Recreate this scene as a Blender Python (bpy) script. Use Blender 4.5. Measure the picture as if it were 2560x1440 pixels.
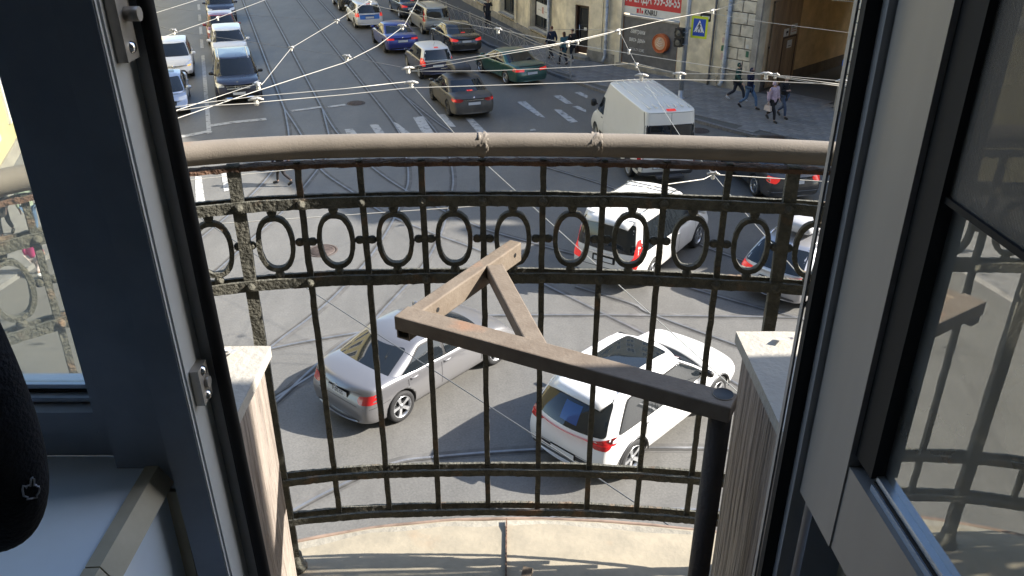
import bpy, bmesh, math, random
from math import sin, cos, tan, pi, radians, atan2, hypot, sqrt
from mathutils import Vector, Matrix, noise
from mathutils.bvhtree import BVHTree

for o in list(bpy.data.objects):
    bpy.data.objects.remove(o)
sc = bpy.context.scene
col = sc.collection
R = random.Random(7)

# ------------------------------------------------------------------ camera, sky, sun, exposure
HC = 9.7                      # camera height above the road
FPX, PITCH = 2109.0, radians(27.3)
cam = bpy.data.cameras.new('camera')
cam.sensor_width = 36.0
cam.lens = FPX / 2560 * 36.0
cam.clip_start = 0.02
cam.clip_end = 2000
co = bpy.data.objects.new('camera', cam)
co.location = (0, 0, HC)
co.rotation_euler = (pi / 2 - PITCH, 0, 0)
col.objects.link(co)
sc.camera = co

SUN_EL, SUN_AZ = radians(35), radians(2.0)      # azimuth from +x towards +y
SDIR = Vector((cos(SUN_EL) * cos(SUN_AZ), cos(SUN_EL) * sin(SUN_AZ), sin(SUN_EL)))
w = bpy.data.worlds.new('World')
sc.world = w
w.use_nodes = True
nt = w.node_tree
nt.nodes.clear()
sky = nt.nodes.new('ShaderNodeTexSky')
sky.sky_type = 'NISHITA'
sky.sun_disc = False
sky.sun_elevation = SUN_EL
sky.sun_rotation = pi / 2 - SUN_AZ
sky.air_density = 1.0
sky.dust_density = 1.0
bg = nt.nodes.new('ShaderNodeBackground')
bg.inputs['Strength'].default_value = 0.128
wo = nt.nodes.new('ShaderNodeOutputWorld')
nt.links.new(sky.outputs[0], bg.inputs[0])
nt.links.new(bg.outputs[0], wo.inputs[0])

sl = bpy.data.lights.new('sun', 'SUN')
sl.energy = 4.8
sl.angle = radians(0.53)
sl.color = (1.0, 0.945, 0.86)
so = bpy.data.objects.new('sun', sl)
so.rotation_euler = SDIR.to_track_quat('Z', 'Y').to_euler()
so.location = (30, 10, 40)
col.objects.link(so)

sc.view_settings.view_transform = 'Standard'
sc.view_settings.look = 'None'
sc.view_settings.gamma = 1
sc.view_settings.use_curve_mapping = False
sc.view_settings.exposure = 1.52
sc.render.engine = 'CYCLES'
try:
    sc.cycles.use_denoising = True
    sc.cycles.max_bounces = 8
    sc.cycles.transparent_max_bounces = 12
    sc.cycles.caustics_reflective = False
    sc.cycles.caustics_refractive = False
except Exception:
    pass


# ------------------------------------------------------------------ where a pixel of the photograph lies in the place
def ray(u, v):
    dx, dv = u - 1280, v - 720
    return Vector((dx, FPX * cos(PITCH) - dv * sin(PITCH), -(FPX * sin(PITCH) + dv * cos(PITCH))))


def G(u, v, z=0.0):
    """point at height z that the photograph shows at pixel (u, v)"""
    r = ray(u, v)
    k = (HC - z) / -r.z
    return Vector((r.x * k, r.y * k, z))


SA = radians(18.94)
DS = Vector((-sin(SA), cos(SA), 0))            # direction of the tram street
NS = Vector((cos(SA), sin(SA), 0))             # across it, to the right


def st(n, t, z=0.0):
    return NS * n + DS * t + Vector((0, 0, z))


# ------------------------------------------------------------------ materials
def new_mat(name):
    m = bpy.data.materials.new(name)
    m.use_nodes = True
    nt = m.node_tree
    b = nt.nodes['Principled BSDF']
    return m, nt, b


def mat(name, c, rough=.6, metal=0.0, spec=.5, coat=0.0, var=0.0, scale=6.0, bump=0.0, bscale=40.0, c2=None,
        thr=(.35, .65), stretch=(1, 1, 1), c3=None, scale3=2.0, thr3=(.55, .7), emit=None, estr=0.0, detail=4.0, sheen=0):
    m, nt, b = new_mat(name)
    L = nt.links.new
    N = nt.nodes.new
    b.inputs['Roughness'].default_value = rough
    b.inputs['Metallic'].default_value = metal
    b.inputs['Specular IOR Level'].default_value = spec
    b.inputs['Coat Weight'].default_value = coat
    b.inputs['Coat Roughness'].default_value = .04
    cc = (c[0], c[1], c[2], 1)
    b.inputs['Base Color'].default_value = cc
    if emit:
        b.inputs['Emission Color'].default_value = (*emit, 1)
        b.inputs['Emission Strength'].default_value = estr
    tc = mp = None
    if var or bump or c2 or c3:
        tc = N('ShaderNodeTexCoord')
        mp = N('ShaderNodeMapping')
        mp.inputs['Scale'].default_value = stretch
        L(tc.outputs['Object'], mp.inputs['Vector'])
    last = None
    if var or c2:
        n1 = N('ShaderNodeTexNoise')
        n1.inputs['Scale'].default_value = scale
        n1.inputs['Detail'].default_value = detail
        n1.inputs['Roughness'].default_value = .62
        L(mp.outputs[0], n1.inputs['Vector'])
        rp = N('ShaderNodeValToRGB')
        rp.color_ramp.elements[0].position = thr[0]
        rp.color_ramp.elements[1].position = thr[1]
        d = c2 if c2 else tuple(x * (1 - var) for x in c)
        u = c if c2 else tuple(min(1, x * (1 + var)) for x in c)
        rp.color_ramp.elements[0].color = (*d, 1)
        rp.color_ramp.elements[1].color = (*u, 1)
        L(n1.outputs['Fac'], rp.inputs['Fac'])
        last = rp.outputs['Color']
    if c3:
        n2 = N('ShaderNodeTexNoise')
        n2.inputs['Scale'].default_value = scale3
        n2.inputs['Detail'].default_value = 6
        L(mp.outputs[0], n2.inputs['Vector'])
        r2 = N('ShaderNodeValToRGB')
        r2.color_ramp.elements[0].position = thr3[0]
        r2.color_ramp.elements[1].position = thr3[1]
        L(n2.outputs['Fac'], r2.inputs['Fac'])
        mx = N('ShaderNodeMix')
        mx.data_type = 'RGBA'
        L(r2.outputs['Color'], mx.inputs['Factor'])
        if last:
            L(last, mx.inputs[6])
        else:
            mx.inputs[6].default_value = cc
        mx.inputs[7].default_value = (*c3, 1)
        last = mx.outputs[2]
    if last:
        L(last, b.inputs['Base Color'])
    if bump:
        n3 = N('ShaderNodeTexNoise')
        n3.inputs['Scale'].default_value = bscale
        n3.inputs['Detail'].default_value = 5
        L(mp.outputs[0], n3.inputs['Vector'])
        bp = N('ShaderNodeBump')
        bp.inputs['Strength'].default_value = min(1, bump)
        bp.inputs['Distance'].default_value = .02 * max(1, bump)
        L(n3.outputs['Fac'], bp.inputs['Height'])
        L(bp.outputs[0], b.inputs['Normal'])
    return m


def asphalt():
    m, nt, b = new_mat('asphalt')
    L, N = nt.links.new, nt.nodes.new
    tc = N('ShaderNodeTexCoord')

    def noi(scale, det, lo, hi, st=(1, 1, 1)):
        mp = N('ShaderNodeMapping')
        mp.inputs['Scale'].default_value = st
        mp.inputs['Rotation'].default_value = (0, 0, -SA)
        L(tc.outputs['Object'], mp.inputs[0])
        n = N('ShaderNodeTexNoise')
        n.inputs['Scale'].default_value = scale
        n.inputs['Detail'].default_value = det
        n.inputs['Roughness'].default_value = .65
        L(mp.outputs[0], n.inputs['Vector'])
        r = N('ShaderNodeMapRange')
        r.inputs['From Min'].default_value = .3
        r.inputs['From Max'].default_value = .7
        r.inputs['To Min'].default_value = lo
        r.inputs['To Max'].default_value = hi
        L(n.outputs['Fac'], r.inputs['Value'])
        return r.outputs[0]

    a1 = noi(.35, 5, .86, 1.12)                       # large patches
    a2 = noi(1.3, 4, .90, 1.09, (1.0, .12, 1))         # wheel lanes along the street
    a3 = noi(24, 3, .80, 1.18)                         # stones
    a4 = noi(5, 6, .93, 1.07)
    v = None
    for x in (a1, a2, a3, a4):
        if v is None:
            v = x
        else:
            k = N('ShaderNodeMath')
            k.operation = 'MULTIPLY'
            L(v, k.inputs[0])
            L(x, k.inputs[1])
            v = k.outputs[0]
    mu = N('ShaderNodeMix')
    mu.data_type = 'RGBA'
    mu.blend_type = 'MULTIPLY'
    mu.inputs['Factor'].default_value = 1
    mu.inputs[6].default_value = (.130, .126, .117, 1)
    cb = N('ShaderNodeCombineColor')
    for i in range(3):
        L(v, cb.inputs[i])
    L(cb.outputs[0], mu.inputs[7])
    L(mu.outputs[2], b.inputs['Base Color'])
    b.inputs['Roughness'].default_value = .56
    b.inputs['Specular IOR Level'].default_value = .5
    bp = N('ShaderNodeBump')
    bp.inputs['Strength'].default_value = .25
    bp.inputs['Distance'].default_value = .01
    L(a3, bp.inputs['Height'])
    L(bp.outputs[0], b.inputs['Normal'])
    return m


def glass_pane(name, tint, refl, rough=0.0, rcol=(1, 1, 1), dust=0.0):
    """coated window glass: part of the light passes, part is mirrored"""
    m = bpy.data.materials.new(name)
    m.use_nodes = True
    nt = m.node_tree
    nt.nodes.clear()
    N, L = nt.nodes.new, nt.links.new
    t = N('ShaderNodeBsdfTransparent')
    t.inputs[0].default_value = (*tint, 1)
    g = N('ShaderNodeBsdfGlossy')
    g.inputs['Roughness'].default_value = rough
    g.inputs[0].default_value = (*rcol, 1)
    x = N('ShaderNodeMixShader')
    lw = N('ShaderNodeLayerWeight')
    fr = N('ShaderNodeMath')
    fr.operation = 'POWER'
    fr.inputs[1].default_value = 4
    L(lw.outputs['Facing'], fr.inputs[0])
    ad = N('ShaderNodeMath')
    ad.operation = 'ADD'
    ad.use_clamp = True
    ad.inputs[1].default_value = refl
    L(fr.outputs[0], ad.inputs[0])
    L(ad.outputs[0], x.inputs[0])
    L(t.outputs[0], x.inputs[1])
    L(g.outputs[0], x.inputs[2])
    o = N('ShaderNodeOutputMaterial')
    y = N('ShaderNodeMixShader')                     # film of dust that scatters the daylight
    no = N('ShaderNodeTexNoise')
    no.inputs['Scale'].default_value = 7
    no.inputs['Detail'].default_value = 7
    tc = N('ShaderNodeTexCoord')
    L(tc.outputs['Object'], no.inputs['Vector'])
    mr = N('ShaderNodeMapRange')
    mr.inputs['From Min'].default_value = .3
    mr.inputs['From Max'].default_value = .7
    mr.inputs['To Min'].default_value = dust * .6
    mr.inputs['To Max'].default_value = dust * 1.3
    L(no.outputs['Fac'], mr.inputs['Value'])
    L(mr.outputs[0], y.inputs[0])
    d1 = N('ShaderNodeBsdfDiffuse')
    d1.inputs[0].default_value = (.8, .79, .74, 1)
    d2 = N('ShaderNodeBsdfTranslucent')
    d2.inputs[0].default_value = (.8, .79, .74, 1)
    ds = N('ShaderNodeMixShader')
    ds.inputs[0].default_value = .5
    L(d1.outputs[0], ds.inputs[1])
    L(d2.outputs[0], ds.inputs[2])
    L(x.outputs[0], y.inputs[1])
    L(ds.outputs[0], y.inputs[2])
    L(y.outputs[0], o.inputs[0])
    return m


M = {}
M['asphalt'] = asphalt()
M['paint_white'] = mat('worn_road_paint', (.42, .42, .41), .7, c2=(.16, .16, .155), thr=(.36, .5), scale=5, detail=8)
M['rail_steel'] = mat('rail_steel', (.22, .225, .235), .45, .6, var=.15, scale=3)
M['groove'] = mat('rail_groove', (.045, .043, .04), .8, var=.3)
M['paving'] = mat('concrete_paving', (.195, .19, .183), .85, var=.18, scale=3, bump=.2, bscale=60)
M['paving_b'] = mat('concrete_paving_dark', (.165, .162, .158), .85, var=.18, scale=3, bump=.2, bscale=60)
M['joint'] = mat('sandy_joint', (.10, .097, .09), .9)
M['kerb'] = mat('granite_kerb', (.17, .165, .16), .8, var=.25, scale=12)
M['black'] = mat('black_plastic', (.012, .012, .013), .5)
M['rubber'] = mat('tyre_rubber', (.022, .022, .023), .75, var=.2, scale=8)
M['rim'] = mat('alloy_rim', (.55, .56, .58), .3, .9)
M['rim_dark'] = mat('dark_rim', (.10, .10, .105), .4, .7)
M['hub_plain'] = mat('steel_rim', (.32, .32, .31), .5, .5)
M['glass_car'] = mat('car_glass', (.012, .015, .018), .03, spec=.6)
M['tail_red'] = mat('tail_lamp_red', (.42, .012, .015), .15, coat=.6)
M['brake_red'] = mat('lit_brake_lamp', (.6, .02, .02), .2, emit=(1, .04, .03), estr=.16, coat=.5)
M['lamp_clear'] = mat('clear_lamp', (.62, .64, .66), .08, .3, coat=.8)
M['amber'] = mat('amber_lamp', (.75, .3, .04), .2, emit=(1, .45, .05), estr=.5)
M['chrome'] = mat('chrome', (.75, .76, .78), .12, 1.0)
M['plate'] = mat('number_plate', (.66, .67, .68), .45)
M['ink'] = mat('dark_print', (.02, .02, .025), .6)
M['seam'] = mat('door_seam', (.015, .015, .016), .7)


# ------------------------------------------------------------------ mesh helpers
class MB:
    def __init__(self):
        self.v, self.f, self.m, self.sm = [], [], [], []

    def add(self, vs, fs, mi=0, smooth=False):
        b = len(self.v)
        self.v += [tuple(x) for x in vs]
        for f in fs:
            self.f.append(tuple(i + b for i in f))
            self.m.append(mi)
            self.sm.append(smooth)
        return self

    def box(self, x0, y0, z0, x1, y1, z1, mi=0, T=None):
        vs = [Vector((x, y, z)) for z in (z0, z1) for y in (y0, y1) for x in (x0, x1)]
        if T:
            vs = [T @ q for q in vs]
        return self.add(vs, [(0, 2, 3, 1), (4, 5, 7, 6), (0, 1, 5, 4), (1, 3, 7, 5), (3, 2, 6, 7), (2, 0, 4, 6)], mi)

    def tube(self, pts, r, n=8, mi=0, caps=True, smooth=True, jit=0.0, js=30.0):
        pts = [Vector(p) for p in pts]
        rr = r if isinstance(r, (list, tuple)) else [r] * len(pts)
        vs = []
        up = Vector((0, 0, 1))
        d0 = (pts[-1] - pts[0]).normalized()
        if abs(d0.z) > .9:
            up = Vector((0, 1, 0))
        for i, p in enumerate(pts):
            d = (pts[min(i + 1, len(pts) - 1)] - pts[max(i - 1, 0)]).normalized()
            a = d.cross(up)
            if a.length < 1e-5:
                a = d.cross(Vector((1, 0, 0)))
            a.normalize()
            b = a.cross(d)
            for k in range(n):
                t = 2 * pi * k / n
                q = p + (a * cos(t) + b * sin(t)) * rr[i]
                if jit:
                    q += (q - p).normalized() * jit * noise.noise(q * js)
                vs.append(q)
        fs = []
        for i in range(len(pts) - 1):
            for k in range(n):
                k2 = (k + 1) % n
                fs.append((i * n + k, i * n + k2, (i + 1) * n + k2, (i + 1) * n + k))
        self.add(vs, fs, mi, smooth)
        if caps:
            b = len(self.v) - len(vs)
            self.f.append(tuple(b + k for k in range(n))[::-1])
            self.f.append(tuple(b + (len(pts) - 1) * n + k for k in range(n)))
            self.m += [mi, mi]
            self.sm += [False, False]
        return self

    def sweep(self, pts, w, h, mi=0, up=Vector((0, 0, 1)), jit=0.0, js=40.0, sub=1, smooth=False):
        """rectangular bar along a path: w across (horizontal), h along up"""
        pts = [Vector(p) for p in pts]
        ring = []
        cs = [(-1, -1), (1, -1), (1, 1), (-1, 1)]
        for a in range(4):
            p, q = cs[a], cs[(a + 1) % 4]
            for k in range(sub):
                t = k / sub
                ring.append((p[0] + (q[0] - p[0]) * t, p[1] + (q[1] - p[1]) * t))
        n = len(ring)
        vs = []
        for i, p in enumerate(pts):
            d = (pts[min(i + 1, len(pts) - 1)] - pts[max(i - 1, 0)]).normalized()
            a = d.cross(up).normalized()
            b = a.cross(d)
            for (x, y) in ring:
                q = p + a * (x * w / 2) + b * (y * h / 2)
                if jit:
                    q += (a * x + b * y) * jit * noise.noise(q * js)
                vs.append(q)
        fs = []
        for i in range(len(pts) - 1):
            for k in range(n):
                k2 = (k + 1) % n
                fs.append((i * n + k, (i + 1) * n + k, (i + 1) * n + k2, i * n + k2))
        fs.append(tuple(range(n)))
        fs.append(tuple((len(pts) - 1) * n + k for k in range(n))[::-1])
        return self.add(vs, fs, mi, smooth)

    def prism(self, poly, z0, z1, mi=0, T=None):
        n = len(poly)
        vs = [Vector((p[0], p[1], z0)) for p in poly] + [Vector((p[0], p[1], z1)) for p in poly]
        if T:
            vs = [T @ q for q in vs]
        fs = [tuple(range(n))[::-1], tuple(range(n, 2 * n))]
        for i in range(n):
            j = (i + 1) % n
            fs.append((i, j, n + j, n + i))
        return self.add(vs, fs, mi)

    def lathe(self, prof, n=24, mi=0, axis='z', T=None, smooth=True, close=False):
        vs = []
        for (r, h) in prof:
            for k in range(n):
                t = 2 * pi * k / n
                if axis == 'z':
                    q = Vector((r * cos(t), r * sin(t), h))
                else:
                    q = Vector((r * cos(t), h, r * sin(t)))
                vs.append(T @ q if T else q)
        fs = []
        for i in range(len(prof) - 1):
            for k in range(n):
                k2 = (k + 1) % n
                fs.append((i * n + k, i * n + k2, (i + 1) * n + k2, (i + 1) * n + k) if axis == 'z' else
                          (i * n + k2, i * n + k, (i + 1) * n + k, (i + 1) * n + k2))
        self.add(vs, fs, mi, smooth)
        if close:
            b = len(self.v) - len(vs)
            self.f.append(tuple(b + k for k in range(n)))
            self.f.append(tuple(b + (len(prof) - 1) * n + k for k in range(n)))
            self.m += [mi, mi]
            self.sm += [False, False]
        return self

    def mesh(self, name, mats):
        me = bpy.data.meshes.new(name)
        me.from_pydata(self.v, [], self.f)
        if not isinstance(mats, (list, tuple)):
            mats = [mats]
        for x in mats:
            me.materials.append(M[x] if isinstance(x, str) else x)
        me.polygons.foreach_set('material_index', self.m)
        me.polygons.foreach_set('use_smooth', self.sm)
        me.update()
        bm = bmesh.new()
        bm.from_mesh(me)
        bmesh.ops.recalc_face_normals(bm, faces=bm.faces)
        bm.to_mesh(me)
        bm.free()
        return me


def link(name, me, parent=None, loc=None, rz=0.0):
    o = bpy.data.objects.new(name, me)
    col.objects.link(o)
    if parent:
        o.parent = parent
    if loc is not None:
        o.location = loc
    if rz:
        o.rotation_euler.z = rz
    return o


def part(name, mb, mats, parent=None, loc=None, rz=0.0):
    return link(name, mb.mesh(name, mats), parent, loc, rz)


def tag(o, label, cat, group=None):
    o['label'] = label
    o['category'] = cat
    if group:
        o['group'] = group
    return o


def thing(name, label, cat, loc=(0, 0, 0), rz=0.0, group=None):
    o = bpy.data.objects.new(name, None)
    o.empty_display_size = .2
    col.objects.link(o)
    o.location = loc
    o.rotation_euler.z = rz
    return tag(o, label, cat, group)


def struct(name, mb, mats, parent=None):
    o = part(name, mb, mats, parent)
    if not parent:
        o['kind'] = 'structure'
    return o


def rounded(poly, r, k=4):
    out = []
    n = len(poly)
    for i in range(n):
        p = Vector(poly[i]).to_2d()
        a = Vector(poly[i - 1]).to_2d() - p
        b = Vector(poly[(i + 1) % n]).to_2d() - p
        rr = min(r, a.length * .45, b.length * .45)
        p0 = p + a.normalized() * rr
        p1 = p + b.normalized() * rr
        for j in range(k + 1):
            t = j / k
            out.append(tuple(p0 * (1 - t) ** 2 + p * 2 * t * (1 - t) + p1 * t * t))
    return out


def interp(tab, x, smooth=True):
    if x <= tab[0][0]:
        return tab[0][1]
    for (a, b), (c, d) in zip(tab, tab[1:]):
        if x <= c:
            t = (x - a) / (c - a) if c > a else 1
            if smooth:
                t = t * t * (3 - 2 * t) * .5 + t * .5
            return b + (d - b) * t
    return tab[-1][1]


def text_mesh(s, size, mi=0, sx=1.0, depth=0.004, bold=0.0):
    cu = bpy.data.curves.new('t', 'FONT')
    cu.body = s
    cu.size = size
    cu.extrude = depth
    cu.offset = bold
    cu.align_x = 'CENTER'
    cu.align_y = 'CENTER'
    cu.resolution_u = 2
    o = bpy.data.objects.new('t', cu)
    col.objects.link(o)
    dg = bpy.context.evaluated_depsgraph_get()
    me = bpy.data.meshes.new_from_object(o.evaluated_get(dg))
    bpy.data.objects.remove(o)
    bpy.data.curves.remove(cu)
    for v in me.vertices:
        v.co.x *= sx
    return me


def lettering(name, s, size, T, m, parent, sx=1.0, bold=0.0, depth=.003):
    me = text_mesh(s, size, sx=sx, bold=bold, depth=depth)
    me.transform(T)
    me.materials.clear()
    me.materials.append(M[m] if isinstance(m, str) else m)
    me.name = name
    return link(name, me, parent)
# ------------------------------------------------------------------ road, pavements, markings, rails
M['stucco'] = mat('tan_stucco', (.64, .575, .43), .9, var=.22, scale=1.2, detail=8, bump=.3, bscale=40, c3=(.44, .39, .30), scale3=.9, thr3=(.52, .68))
M['stucco_up'] = mat('upper_stucco', (.46, .42, .33), .9, var=.12, scale=1.0, detail=8)
M['plinth'] = mat('plinth_stone', (.30, .275, .225), .9, var=.25, scale=2.5, detail=8, bump=.3)
M['trim_stone'] = mat('grey_moulding', (.34, .315, .27), .85, var=.2, scale=3, detail=8)
M['block'] = mat('limestone_block', (.60, .55, .44), .85, var=.16, scale=2.2, detail=8, bump=.4, bscale=25, c3=(.42, .38, .30), scale3=3, thr3=(.56, .68))
M['mortar'] = mat('dark_mortar', (.09, .08, .065), .95)
M['zinc'] = mat('zinc_pipe', (.32, .35, .39), .5, .35, var=.25, scale=5, c3=(.30, .30, .31), scale3=8, thr3=(.55, .62))
M['wood_brown'] = mat('brown_gate_wood', (.30, .205, .125), .75, var=.25, scale=3, stretch=(1, 1, .15), detail=8)
M['tunnel'] = mat('ochre_tunnel_plaster', (.62, .46, .27), .9, var=.15, scale=1.5, detail=8)
M['tunnel_base'] = mat('dark_tunnel_base', (.13, .11, .095), .9, var=.2, scale=2)
M['frame_dark'] = mat('dark_window_frame', (.05, .045, .042), .5, var=.1)
M['glass_dark'] = mat('shop_glass', (.02, .024, .026), .04, spec=.8)
M['door_wood'] = mat('brown_door', (.06, .028, .018), .5, var=.2, scale=4)
M['white_board'] = mat('white_board', (.62, .62, .60), .5, var=.05)
M['banner_red'] = mat('banner_red', (.50, .03, .04), .5)
M['poster_grey'] = mat('poster_concrete_grey', (.14, .14, .142), .6, c2=(.09, .09, .093), scale=2.5, detail=9)
M['cup_orange'] = mat('cup_orange', (.42, .10, .03), .4)
M['cup_cream'] = mat('cup_cream', (.55, .36, .24), .4)
M['cup_foam'] = mat('cup_foam', (.68, .56, .46), .4)
M['yellow_wall'] = mat('yellow_stucco', (.60, .52, .27), .9, var=.08, scale=2)
M['white_trim'] = mat('white_plaster', (.72, .71, .68), .7)
M['roof_metal'] = mat('roof_metal', (.12, .13, .14), .6, .3)
M['galv'] = mat('galvanised_post', (.36, .38, .41), .45, .4, var=.1, scale=4)
M['fence_grey'] = mat('fence_grey_paint', (.32, .31, .29), .6, .1, var=.15)

mb = MB().add([(-90, -40, 0), (90, -40, 0), (90, 260, 0), (-90, 260, 0)], [(0, 1, 2, 3)])
struct('road', mb, 'asphalt')


def strip(name, pts, wd, m, z, parent=None, kind=True):
    vs, fs = [], []
    for i, p in enumerate(pts):
        d = (pts[min(i + 1, len(pts) - 1)] - pts[max(i - 1, 0)])
        d.z = 0
        d.normalize()
        a = Vector((-d.y, d.x, 0)) * wd / 2
        vs += [Vector((p.x, p.y, z)) + a, Vector((p.x, p.y, z)) - a]
    for i in range(len(pts) - 1):
        fs.append((2 * i, 2 * i + 1, 2 * i + 3, 2 * i + 2))
    o = part(name, MB().add(vs, fs), m, parent)
    if kind and not parent:
        o['kind'] = 'structure'
    return o


def smooth_path(pts, k=8):
    out = []
    for i in range(len(pts) - 1):
        p0, p1, p2, p3 = pts[max(i - 1, 0)], pts[i], pts[i + 1], pts[min(i + 2, len(pts) - 1)]
        for j in range(k):
            t = j / k
            out.append(.5 * ((2 * p1) + (p2 - p0) * t + (2 * p0 - 5 * p1 + 4 * p2 - p3) * t * t + (3 * p1 - p0 - 3 * p2 + p3) * t ** 3))
    out.append(pts[-1])
    return out


def rail(pts, zoff=0.0, wd=.054):
    p = smooth_path(pts)
    o = strip('tram_rail', p, wd, 'rail_steel', .010 + zoff)
    q = []
    for i, a in enumerate(p):
        d = (p[min(i + 1, len(p) - 1)] - p[max(i - 1, 0)]).normalized()
        q.append(a + Vector((d.y, -d.x, 0)) * .065)
    strip('groove', q, .034, 'groove', .006 + zoff, o)
    strip('edge_strip', p, .26, M['edge'], .003 + zoff * .3, o)


M['edge'] = mat('rail_edge_asphalt', (.108, .105, .10), .8, var=.25, scale=3)
k = 0
for (n0, uv) in ((2.33, (711, 272)), (3.87, (806, 272)), (6.18, (975, 295)), (7.66, (1010, 240))):
    e_ = G(*uv)
    rail([st(n0, 140), st(n0, 90), st(n0, 60), st(n0, 50), e_], k * .0004)
    k += 1
for uvs in ([(711, 272), (730, 300), (752, 335), (798, 419), (881, 480), (957, 531), (1079, 582), (1207, 630), (1340, 700), (1480, 770), (1700, 880), (2000, 1050)],
            [(711, 272), (722, 335), (716, 380), (689, 419), (628, 489), (500, 598), (380, 690), (200, 840)],
            [(806, 272), (822, 335), (830, 370), (798, 419), (711, 525), (641, 588), (536, 684), (420, 780), (250, 940)],
            [(806, 272), (842, 330), (916, 406), (1015, 476), (1180, 560), (1333, 608), (1490, 650), (1660, 700), (1900, 770), (2400, 900)],
            [(975, 295), (1005, 345), (1018, 406), (1021, 448), (1015, 476), (989, 540), (935, 630), (855, 722), (780, 790), (700, 850), (560, 965), (400, 1100)],
            [(1010, 240), (1075, 310), (1110, 360), (1127, 406), (1133, 448), (1130, 480), (1120, 528), (1101, 588), (1053, 671), (957, 777), (895, 850), (800, 925), (690, 995), (540, 1100), (380, 1240)],
            [(500, 1170), (690, 1005), (800, 905), (900, 832), (1010, 800), (1180, 790), (1360, 788), (1500, 788), (1700, 790), (2000, 795), (2300, 810)],
            [(520, 915), (700, 867), (895, 832), (1000, 815), (1180, 792)],
            [(1010, 240), (1130, 330), (1240, 362), (1323, 404), (1534, 471), (1640, 530), (1724, 598), (1832, 643), (2000, 700), (2300, 800)],
            [(500, 1440), (680, 1310), (820, 1230), (975, 1161), (1095, 1142), (1362, 1123), (1657, 1120), (1833, 1123), (2100, 1135), (2500, 1170)],
            [(900, 1500), (1200, 1340), (1400, 1290), (1638, 1275), (1748, 1275), (2100, 1285), (2500, 1310)],
            [(1440, 717), (1580, 760), (1631, 786), (1860, 870), (2060, 940), (2300, 1040)]):
    rail([G(*a) for a in uvs], k * .0004)
    k += 1


def mark(name, uv, z=.0125):
    pts = [G(*a) for a in uv]
    o = part(name, MB().add([(p.x, p.y, z) for p in pts], [tuple(range(len(pts)))]), 'paint_white')
    o['kind'] = 'structure'
    return o


def lane(n0, t0, t1, wd=.17):
    strip('lane_line', [st(n0, t0 + (t1 - t0) * i / 6) for i in range(7)], wd, 'paint_white', .0127)


lane(-.78, 33.9, 49)
for t0 in (51, 55.2, 60, 64.5, 70):
    lane(-.78, t0, t0 + 2.6)
strip('stop_line', [G(526, 315), G(585, 306), G(666, 298)], .32, 'paint_white', .0131)
strip('stop_line', [G(400, 350), G(450, 343), G(528, 328)], .32, 'paint_white', .0131)
strip('stop_line', [G(728, 278), G(804, 268)], .26, 'paint_white', .0133)
strip('stop_line', [G(820, 268), G(864, 262)], .26, 'paint_white', .0133)
Z = lambda L: [(820 + a / 4, b / 4) for a, b in L]
for q in (Z([(165, 1295), (250, 1290), (300, 1350), (340, 1420), (240, 1420), (190, 1350)]), Z([(415, 1250), (500, 1245), (570, 1340), (620, 1430), (530, 1430), (480, 1340)]),
          Z([(640, 1215), (700, 1240), (830, 1340), (930, 1430), (840, 1430), (740, 1340)]), Z([(850, 1175), (950, 1165), (1060, 1335), (1110, 1430), (1010, 1430), (945, 1335)]),
          Z([(1080, 1145), (1170, 1145), (1280, 1270), (1220, 1270)]), Z([(1370, 1180), (1440, 1180), (1600, 1335), (1680, 1420), (1590, 1430), (1500, 1335)]),
          Z([(1885, 1020), (1975, 1015), (2175, 1180), (2100, 1165)]), Z([(2250, 960), (2330, 955), (2450, 1040), (2380, 1040)]),
          Z([(2440, 1070), (2500, 1060), (2580, 1100), (2580, 1125)]), Z([(2255, 1095), (2330, 1100), (2500, 1220), (2420, 1230)]),
          Z([(2465, 930), (2520, 920), (2600, 960), (2590, 985)]), Z([(2020, 1300), (2060, 1290), (2085, 1305), (2025, 1312)]),
          [(552, 426), (573, 428), (582, 475), (560, 480)], [(487, 430), (502, 430), (515, 520), (490, 520)], [(500, 360), (530, 356), (545, 400), (515, 405)]):
    mark('zebra_stripe', q)
mark('zebra_stripe', [(832, 408), (862, 404), (868, 418), (842, 422)])

# kerb and pavement on the far side
KERB = [st(14.95, 150), st(14.95, 90), G(1090, 30), G(1205, 107), G(1245, 125), G(1365, 182), G(1420, 203), G(1560, 252), G(1743, 308), G(1891, 347), G(2090, 386), G(2400, 430), Vector((30, 26.5, 0))]
KERB = smooth_path([Vector((p.x, p.y, 0)) for p in KERB], 5)
CF = Vector((2.84, 45.74, 0))                   # corner of the building across the street
EF = Vector((.697, -.717, 0)).normalized()
MF = Vector((-EF.y * -1, EF.x * -1, 0))
MF = Vector((EF.y, -EF.x, 0))                   # outward, towards the street
if MF.dot(-CF) < 0:
    MF = -MF
TF = Matrix(((EF.x, MF.x, 0, CF.x), (EF.y, MF.y, 0, CF.y), (0, 0, 1, 0), (0, 0, 0, 1)))     # (along, out, up)
ML = -NS
TL = Matrix(((DS.x, ML.x, 0, CF.x), (DS.y, ML.y, 0, CF.y), (0, 0, 1, 0), (0, 0, 0, 1)))
back = [CF + EF * 42 - MF * .3, CF + EF * 15.3 - MF * .3, CF + EF * 15.3 - MF * 9, CF + EF * 11.4 - MF * 9, CF + EF * 11.4 - MF * .3, CF - MF * .2, CF + DS * 110 - ML * .3]
poly = KERB + back
n_ = len(poly)
bm = bmesh.new()
bm.faces.new([bm.verts.new((p.x, p.y, .095)) for p in poly])
bmesh.ops.triangulate(bm, faces=bm.faces[:])
for f in bm.faces:
    if f.normal.z < 0:
        f.normal_flip()
me = bpy.data.meshes.new('pavement')
bm.to_mesh(me)
bm.free()
me.materials.append(M['joint'])
pave = link('pavement', me)
pave['kind'] = 'structure'
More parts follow.
